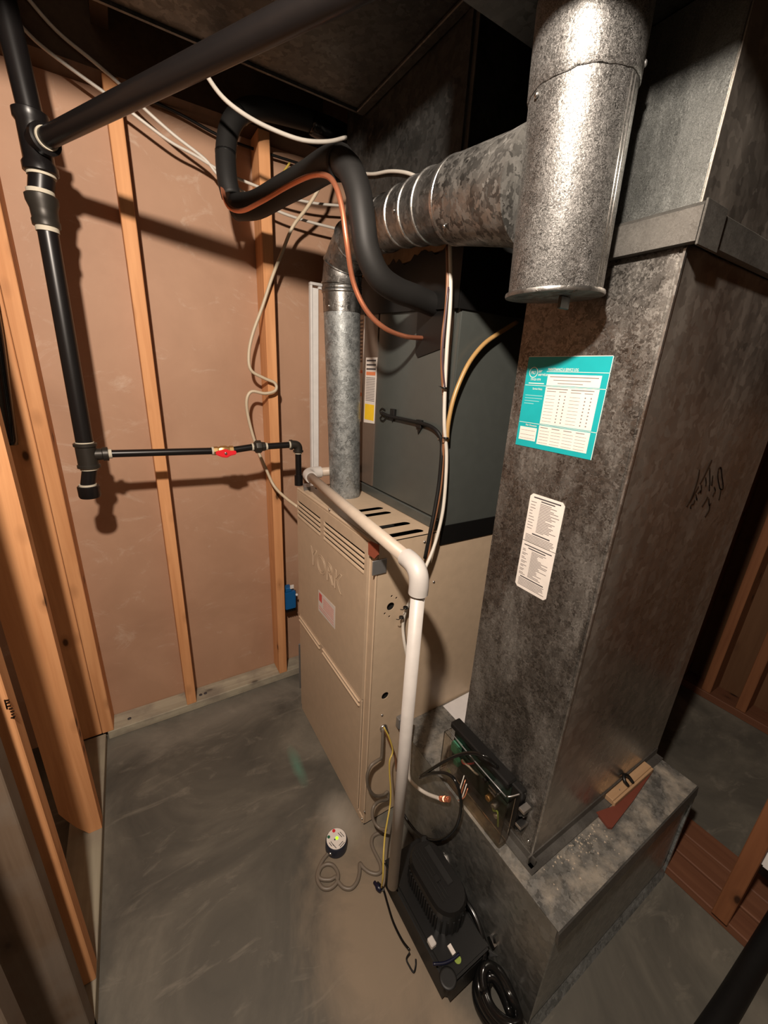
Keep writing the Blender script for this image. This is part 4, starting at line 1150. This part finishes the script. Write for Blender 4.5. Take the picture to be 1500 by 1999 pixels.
# bundle of glossy black tubing curled at the end of the pump
hose = thing('black_hose_coil', 'coiled glossy black hose at the near end of the pump', 'hose')
for i, (rx, ry, z, ph) in enumerate(((0.036, 0.060, 0.032, 0.0), (0.026, 0.048, 0.040, 0.5), (0.035, 0.058, 0.060, 1.1), (0.020, 0.040, 0.056, 1.8), (0.030, 0.052, 0.078, 2.6))):
    pts = [(0.570 + rx * math.cos(t + ph), 0.268 + ry * math.sin(t + ph), z + 0.012 * math.sin(2 * t + i) + 0.008 * math.cos(t)) for t in [2 * math.pi * q_ / 14 for q_ in range(15)]]
    MB().tube(pts, 0.0105, 10, 3).build('hose_turn', 'glossy_black', hose)
MB().tube([(0.575, 0.325, 0.07), (0.600, 0.36, 0.10), (0.606, 0.42, 0.12), (0.590, 0.49, 0.115)], 0.007, 10, 5).build('hose_end', 'glossy_black', hose)
MB().tube([(0.545, 0.215, 0.03), (0.556, 0.180, 0.015), (0.560, 0.13, 0.011)], 0.011, 10, 5).build('hose_end', 'glossy_black', hose)

# ============================================================ water alarm and its coiled lead
al = thing('water_alarm', 'round water alarm with white face on the floor by the furnace corner', 'alarm')
ac = Vector((0.3917, 0.7902, 0.0))
sharp(MB().lathe(ac, (0, 0, 1), [(0.001, 0.0325), (0.004, 0.0350), (0.034, 0.0345), (0.038, 0.0330), (0.039, 0.0315)], 32).build('body', 'dial_body', al))
face = MB().lathe(ac + Vector((0, 0, 0.0391)), (0, 0, 1), [(0, 0.0312), (0.001, 0.0312)], 32).build('face', 'label_white', al)
fz = 0.0402
def dot(name, mat, pix, r):
    p = Vector(pix)
    return MB().lathe((p.x, p.y, fz), (0, 0, 1), [(0, r), (0.0008, r)], 14).build(name, mat, face)
dp = [(0.3942, 0.815, 0.0402), (0.3723, 0.8064, 0.0402), (0.3937, 0.7906, 0.0402), (0.3861, 0.7898, 0.0402)]
dot('red_dot', 'dial_red', dp[0], 0.0052)
dot('green_dot', 'dial_green', dp[1], 0.0048)
lab(dot('indicator_light', 'led_green', dp[2], 0.0048), 'glowing green light')
dot('speaker_hole', 'ink', dp[3], 0.0026)
fl_ = MB()
for a_, b_ in ([(0.4031, 0.8028, 0.0402), (0.4092, 0.7852, 0.0402)], [(0.4102, 0.8023, 0.0402), (0.4156, 0.7833, 0.0402)], [(0.3724, 0.7909, 0.0402), (0.3758, 0.7753, 0.0402)], [(0.3669, 0.7906, 0.0402), (0.3697, 0.7772, 0.0402)], [(0.3898, 0.7673, 0.0402), (0.4068, 0.7728, 0.0402)], [(0.3907, 0.7618, 0.0402), (0.4097, 0.7677, 0.0402)], [(0.3749, 0.7809, 0.0402), (0.3797, 0.7648, 0.0402)]):
    a_, b_ = Vector(a_), Vector(b_)
    d_ = (b_ - a_).normalized().cross(Vector((0, 0, 1))) * 0.0009
    fl_.prism([a_ - d_, b_ - d_, b_ + d_, a_ + d_], (0, 0, 0.0005))
fo = fl_.build('face_print', 'ink', face)
fo['kind'] = 'stuff'
MB().lathe([(0.3655, 0.7754, 0.02)][0], (-0.6, -0.8, 0), [(0, 0.005), (0.008, 0.005), (0.009, 0.003)], 10).build('cord_grip', 'steel', al)

cable('alarm_lead', 'grey lead curling over the floor from the round water alarm', 'grey_cable',
      [(0.3642, 0.784, 0.006), (0.3369, 0.7735, 0.006), (0.3138, 0.7552, 0.006), (0.3032, 0.734, 0.006), (0.3088, 0.7087, 0.006), (0.3279, 0.6962, 0.006), (0.3515, 0.7002, 0.006), (0.3637, 0.7188, 0.006), (0.3601, 0.7442, 0.006), (0.344, 0.7582, 0.006), (0.3251, 0.7581, 0.006), (0.311, 0.7446, 0.006), (0.3149, 0.7303, 0.006), (0.3369, 0.716, 0.006), (0.3543, 0.7135, 0.006), (0.3554, 0.6979, 0.006), (0.3638, 0.6769, 0.006), (0.3816, 0.6651, 0.006), (0.4032, 0.6702, 0.006), (0.4205, 0.686, 0.006), (0.4341, 0.7079, 0.006), (0.437, 0.6967, 0.006), (0.4469, 0.6754, 0.006), (0.4646, 0.659, 0.006), (0.481, 0.6588, 0.006), (0.4896, 0.6792, 0.006), (0.4901, 0.7117, 0.006), (0.4934, 0.7371, 0.006), (0.507, 0.754, 0.006), (0.5273, 0.755, 0.006), (0.5497, 0.7458, 0.006)], 0.0058, n=8, sm=6)
cable('grey_lead', 'grey lead hanging in loops from the connector on the furnace side', 'grey_cable',
      [(0.5444, 0.79, 0.4194), (0.5406, 0.782, 0.3691), (0.5389, 0.78, 0.3126), (0.5227, 0.775, 0.3146), (0.4954, 0.772, 0.3108), (0.483, 0.77, 0.2778), (0.4922, 0.772, 0.2192), (0.5192, 0.775, 0.1634), (0.5586, 0.785, 0.1269), (0.5803, 0.79, 0.1206), (0.5789, 0.785, 0.0938), (0.5408, 0.775, 0.1228), (0.5128, 0.765, 0.136), (0.5001, 0.755, 0.1204), (0.5, 0.74, 0.1002), (0.5094, 0.72, 0.0914), (0.5212, 0.7, 0.1023)], 0.0050, n=8, sm=6)
cable('yellow_wire', 'thin yellow wire hanging from the furnace side down beside the drain pipe', 'yellow_wire',
      [(0.5468, 0.788, 0.4221), (0.5596, 0.775, 0.3865), (0.5699, 0.765, 0.336), (0.5535, 0.755, 0.3154), (0.5498, 0.745, 0.2746), (0.5472, 0.73, 0.2276), (0.5386, 0.715, 0.1845), (0.5146, 0.69, 0.1663), (0.4872, 0.66, 0.1606), (0.4614, 0.625, 0.1429), (0.4466, 0.6, 0.1051), (0.4479, 0.605, 0.0461)], 0.0025)
cable('brown_wire', 'short brown wire hanging from the furnace side connector', 'brown_wire',
      [(0.547, 0.788, 0.4179), (0.5725, 0.785, 0.3441), (0.5945, 0.785, 0.2813), (0.6081, 0.785, 0.2051)], 0.0035)

# ============================================================ control box with a clear cover on the boot
cb = thing('control_box', 'black circuit box with clear cover leaning on the return duct base', 'electronics')
box('back_plate', 'black_plastic', (0.655, 0.372, 0.440), (0.6735, 0.602, 0.560), cb, 0.003)
box('top_rail', 'black_plastic', (0.640, 0.402, 0.548), (0.672, 0.606, 0.566), cb, 0.003)
box('circuit_board', 'pcb_green', (0.6535, 0.400, 0.430), (0.6548, 0.592, 0.545), cb)
lab(MB().box(0.632, 0.562, 0.490, 0.653, 0.586, 0.520, 0.002).build('terminal_block', 'terminal_green', cb), 'green terminal block')
MB().box(0.636, 0.556, 0.452, 0.653, 0.574, 0.470, 0.002).build('terminal_block', 'terminal_green', cb)
for y, z, r, h, mt in ((0.446, 0.470, 0.008, 0.018, 'brass'), (0.428, 0.462, 0.007, 0.016, 'dull_steel'), (0.470, 0.500, 0.006, 0.014, 'black_plastic'), (0.418, 0.440, 0.006, 0.014, 'steel')):
    MB().lathe((0.6535, y, z), (-1, 0, 0), [(0, r), (h, r), (h + 0.001, r * 0.8)], 14).build('capacitor', mt, cb)
box('heat_sink', 'steel', (0.634, 0.425, 0.512), (0.653, 0.448, 0.517), cb)
box('heat_sink', 'dull_steel', (0.634, 0.425, 0.500), (0.653, 0.448, 0.505), cb)
MB().tube([(0.630, 0.392, 0.545), (0.642, 0.385, 0.548), (0.668, 0.376, 0.552)], 0.0022, 8, 3).build('edge_rod', 'steel', cb)
MB().tube([(0.628, 0.600, 0.552), (0.626, 0.50, 0.548), (0.628, 0.394, 0.544)], 0.0016, 8, 3).build('edge_rod', 'dull_steel', cb)
for z in (0.462, 0.512):
    MB().lathe((0.662, 0.371, z), (0, -1, 0), [(0, 0.016), (0.008, 0.016), (0.009, 0.012), (0.014, 0.012), (0.0145, 0.009)], 18).build('end_knob', 'glossy_black', cb)
    MB().box(0.644, 0.352, z + 0.012, 0.670, 0.368, z + 0.020, 0.001).build('end_bracket', 'steel', cb)
MB().tube([(0.640, 0.545, 0.490), (0.634, 0.530, 0.498), (0.632, 0.512, 0.506), (0.640, 0.500, 0.496), (0.650, 0.496, 0.486)], 0.0026, 8, 4).build('board_wire', 'white_cable', cb)
MB().tube([(0.640, 0.548, 0.486), (0.634, 0.536, 0.492), (0.634, 0.524, 0.502), (0.650, 0.515, 0.505)], 0.0022, 8, 4).build('board_wire', 'ink_red', cb)
MB().tube([(0.640, 0.430, 0.455), (0.632, 0.420, 0.462), (0.630, 0.408, 0.475), (0.634, 0.402, 0.430)], 0.002, 8, 4).build('board_wire', 'tag_green', cb)
# five thin acrylic walls of the cover
cv = MB()
cv.box(0.6245, 0.384, 0.396, 0.6262, 0.610, 0.535)
cv.box(0.6264, 0.384, 0.396, 0.6515, 0.3857, 0.535)
cv.box(0.6264, 0.6083, 0.396, 0.6515, 0.610, 0.535)
cv.build('clear_cover', 'clear_acrylic', cb)
MB().box(0.6235, 0.383, 0.3835, 0.651, 0.611, 0.3955, 0.003).build('cover_foot', 'clear_acrylic', cb)

cable('black_cable', 'black cable looping from the clear-covered box down past the pump', 'glossy_black',
      [(0.64, 0.4382, 0.5835), (0.612, 0.4529, 0.6138), (0.6, 0.4814, 0.6039), (0.595, 0.523, 0.5569), (0.592, 0.5772, 0.4709), (0.59, 0.6496, 0.3415), (0.588, 0.6032, 0.4087), (0.588, 0.5544, 0.4651), (0.59, 0.5223, 0.4799), (0.592, 0.4997, 0.4597), (0.595, 0.4885, 0.4072), (0.598, 0.4983, 0.3253), (0.6, 0.533, 0.2337), (0.6, 0.5762, 0.165), (0.598, 0.6301, 0.1146), (0.595, 0.6792, 0.1019), (0.59, 0.7141, 0.1144)], 0.0042, n=10, sm=6)
wc = thing('stripped_cable', 'white cable with stripped twisted copper ends by the clear-covered box', 'cable')
MB().tube([(0.595, 0.7266, 0.504), (0.595, 0.7167, 0.4244), (0.594, 0.7112, 0.3484), (0.592, 0.7055, 0.303), (0.592, 0.6943, 0.2791), (0.594, 0.6604, 0.2848), (0.598, 0.618, 0.305), (0.602, 0.5659, 0.3449)], 0.0052, 10, 5).build('sheath', 'white_cable', wc)
st0 = Vector([(0.602, 0.5699, 0.3419)][0])
st1 = Vector([(0.604, 0.5088, 0.4093)][0])
dd = (st1 - st0).normalized()
for j in range(9):
    c_ = st0 + dd * (0.002 + j * 0.0056)
    a_ = random.uniform(0, 6.28)
    MB().lathe(c_, dd + Vector((random.uniform(-.4, .4), random.uniform(-.4, .4), random.uniform(-.4, .4))), [(-0.0007, 0.0072), (0, 0.0080), (0.0007, 0.0072)], 10).build('wire_wrap', 'copper', wc)
for j in range(4):
    q0 = st1 + Vector((0, 0, 0))
    MB().tube([q0, q0 + Vector((0.004 * j, -0.006, 0.008)), q0 + Vector((0.008 - 0.003 * j, -0.012 + 0.004 * j, 0.022)), q0 + Vector((0.02, -0.008 + 0.006 * j, 0.040 + 0.008 * j))], 0.0013, 6, 4).build('bare_wire', 'white_cable' if j % 2 else 'copper', wc)

# sheet of paper behind the duct, wood pieces, clip and dust on the boot
pp = MB()
pp.prism([(0.795, 0.798, 0.3795), (0.925, 0.800, 0.383), (0.925, 0.640, 0.383), (0.795, 0.640, 0.3795)], (0, 0, 0.0004))
tag(pp.build('paper_sheet', 'paper'), 'white sheet of paper on the metal box behind the return duct', 'paper')
wb = thing('wood_block', 'pale sawn wood offcut lying along the foot of the return duct', 'wood')
MB().box(0.975, 0.298, 0.3792, 1.178, 0.3045, 0.398, 0.001).build('lower_face', 'pine_x', wb)
MB().box(0.975, 0.3046, 0.3842, 1.178, 0.3250, 0.400, 0.001).build('block', 'pine_x', wb)
MB().lathe((1.02, 0.312, 0.399), (-0.3, 0, 1), [(0, 0.001), (0.008, 0.001)], 6).build('staple', 'dull_steel', wb)
tag(MB().prism([(0.918, 0.314, 0.3792), (0.909, 0.276, 0.3792), (0.917, 0.270, 0.3792), (1.04, 0.281, 0.3792), (1.17, 0.2975, 0.3792), (0.985, 0.2975, 0.3792)], (0, 0, 0.007)).build('wood_shim', 'red_shim'), 'reddish brown tapered wood shim beside the pale offcut', 'wood')
MB_ = MB()
for (ax_, ay_) in ((1.060, 0.316), (1.052, 0.310)):
    MB_.tube([(ax_ - 0.010, ay_ - 0.006, 0.401), (ax_ - 0.006, ay_ + 0.006, 0.412), (ax_ + 0.006, ay_ + 0.006, 0.413), (ax_ + 0.010, ay_ - 0.008, 0.402)], 0.0042, 8, 5)
k = MB().tube([(1.050, 0.306, 0.4045), (1.046, 0.316, 0.415), (1.056, 0.324, 0.420), (1.068, 0.318, 0.416), (1.072, 0.304, 0.4045)], 0.0046, 8, 5)
tag(k.build('spring_clip', 'black_plastic'), 'small black clip resting on the pale wood offcut', 'clip')
MB_.bm.free()
ds = MB()
for j in range(90):
    x = 0.72 + random.gauss(0.12, 0.08)
    y = 0.302 - abs(random.gauss(0, 0.030))
    s = random.uniform(0.0012, 0.0032)
    if 0.66 < x < 0.90 and y > 0.225:
        a_ = random.uniform(0, 6.28)
        ds.prism([(x + s * math.cos(a_ + t), y + s * math.sin(a_ + t), 0.3787) for t in (0, 2.0, 4.1)], (0, 0, s * 0.5))
o = tag(ds.build('sawdust', 'dust'), 'pale sawdust scattered along the foot of the return duct', 'dust')
o['kind'] = 'stuff'

# blue outlet box on the stud behind the furnace
bx = thing('outlet_box', 'blue plastic outlet box on the stud just left of the furnace', 'box')
MB().box(0.512, 1.608, 0.378, 0.562, 1.665, 0.470, 0.004, 2).build('box_body', 'blue_plastic', bx)
MB().box(0.516, 1.612, 0.4705, 0.545, 1.650, 0.492, 0.003).build('nail_bracket', 'blue_plastic', bx)
MB().box(0.535, 1.607, 0.488, 0.552, 1.611, 0.506).build('bracket_plate', 'white_metal', bx)
for j in range(5):
    MB().box(0.513 + j * 0.010, 1.607, 0.367, 0.520 + j * 0.010, 1.640, 0.3775).build('rib', 'black_plastic', bx)
MB().lathe([(0.5616, 1.6, 0.4576)][0], (0, -1, 0), [(0, 0.006), (0.008, 0.006), (0.010, 0.003)], 12).build('knob', 'white_metal', bx)

# black foam tube lying on the floor at the lower right
tag(MB().tube([(0.88, -0.012, 0.0265), (1.05, -0.020, 0.0265), (1.22, -0.024, 0.0265), (1.50, -0.03, 0.060), (1.75, -0.036, 0.062)], 0.026, 18, 5).build('foam_tube', 'black_rubber'), 'thick black foam tube lying on the floor at the lower right', 'tube')

# dark hose hanging beyond the open left studs
tag(MB().tube([(-0.2759, 1.57, 1.592), (-0.2813, 1.57, 1.491), (-0.2903, 1.57, 1.385), (-0.2981, 1.57, 1.287), (-0.3052, 1.57, 1.202)], 0.017, 12, 5).build('hanging_hose', 'glossy_black'), 'dark hose hanging behind the open studs at the left edge', 'hose')
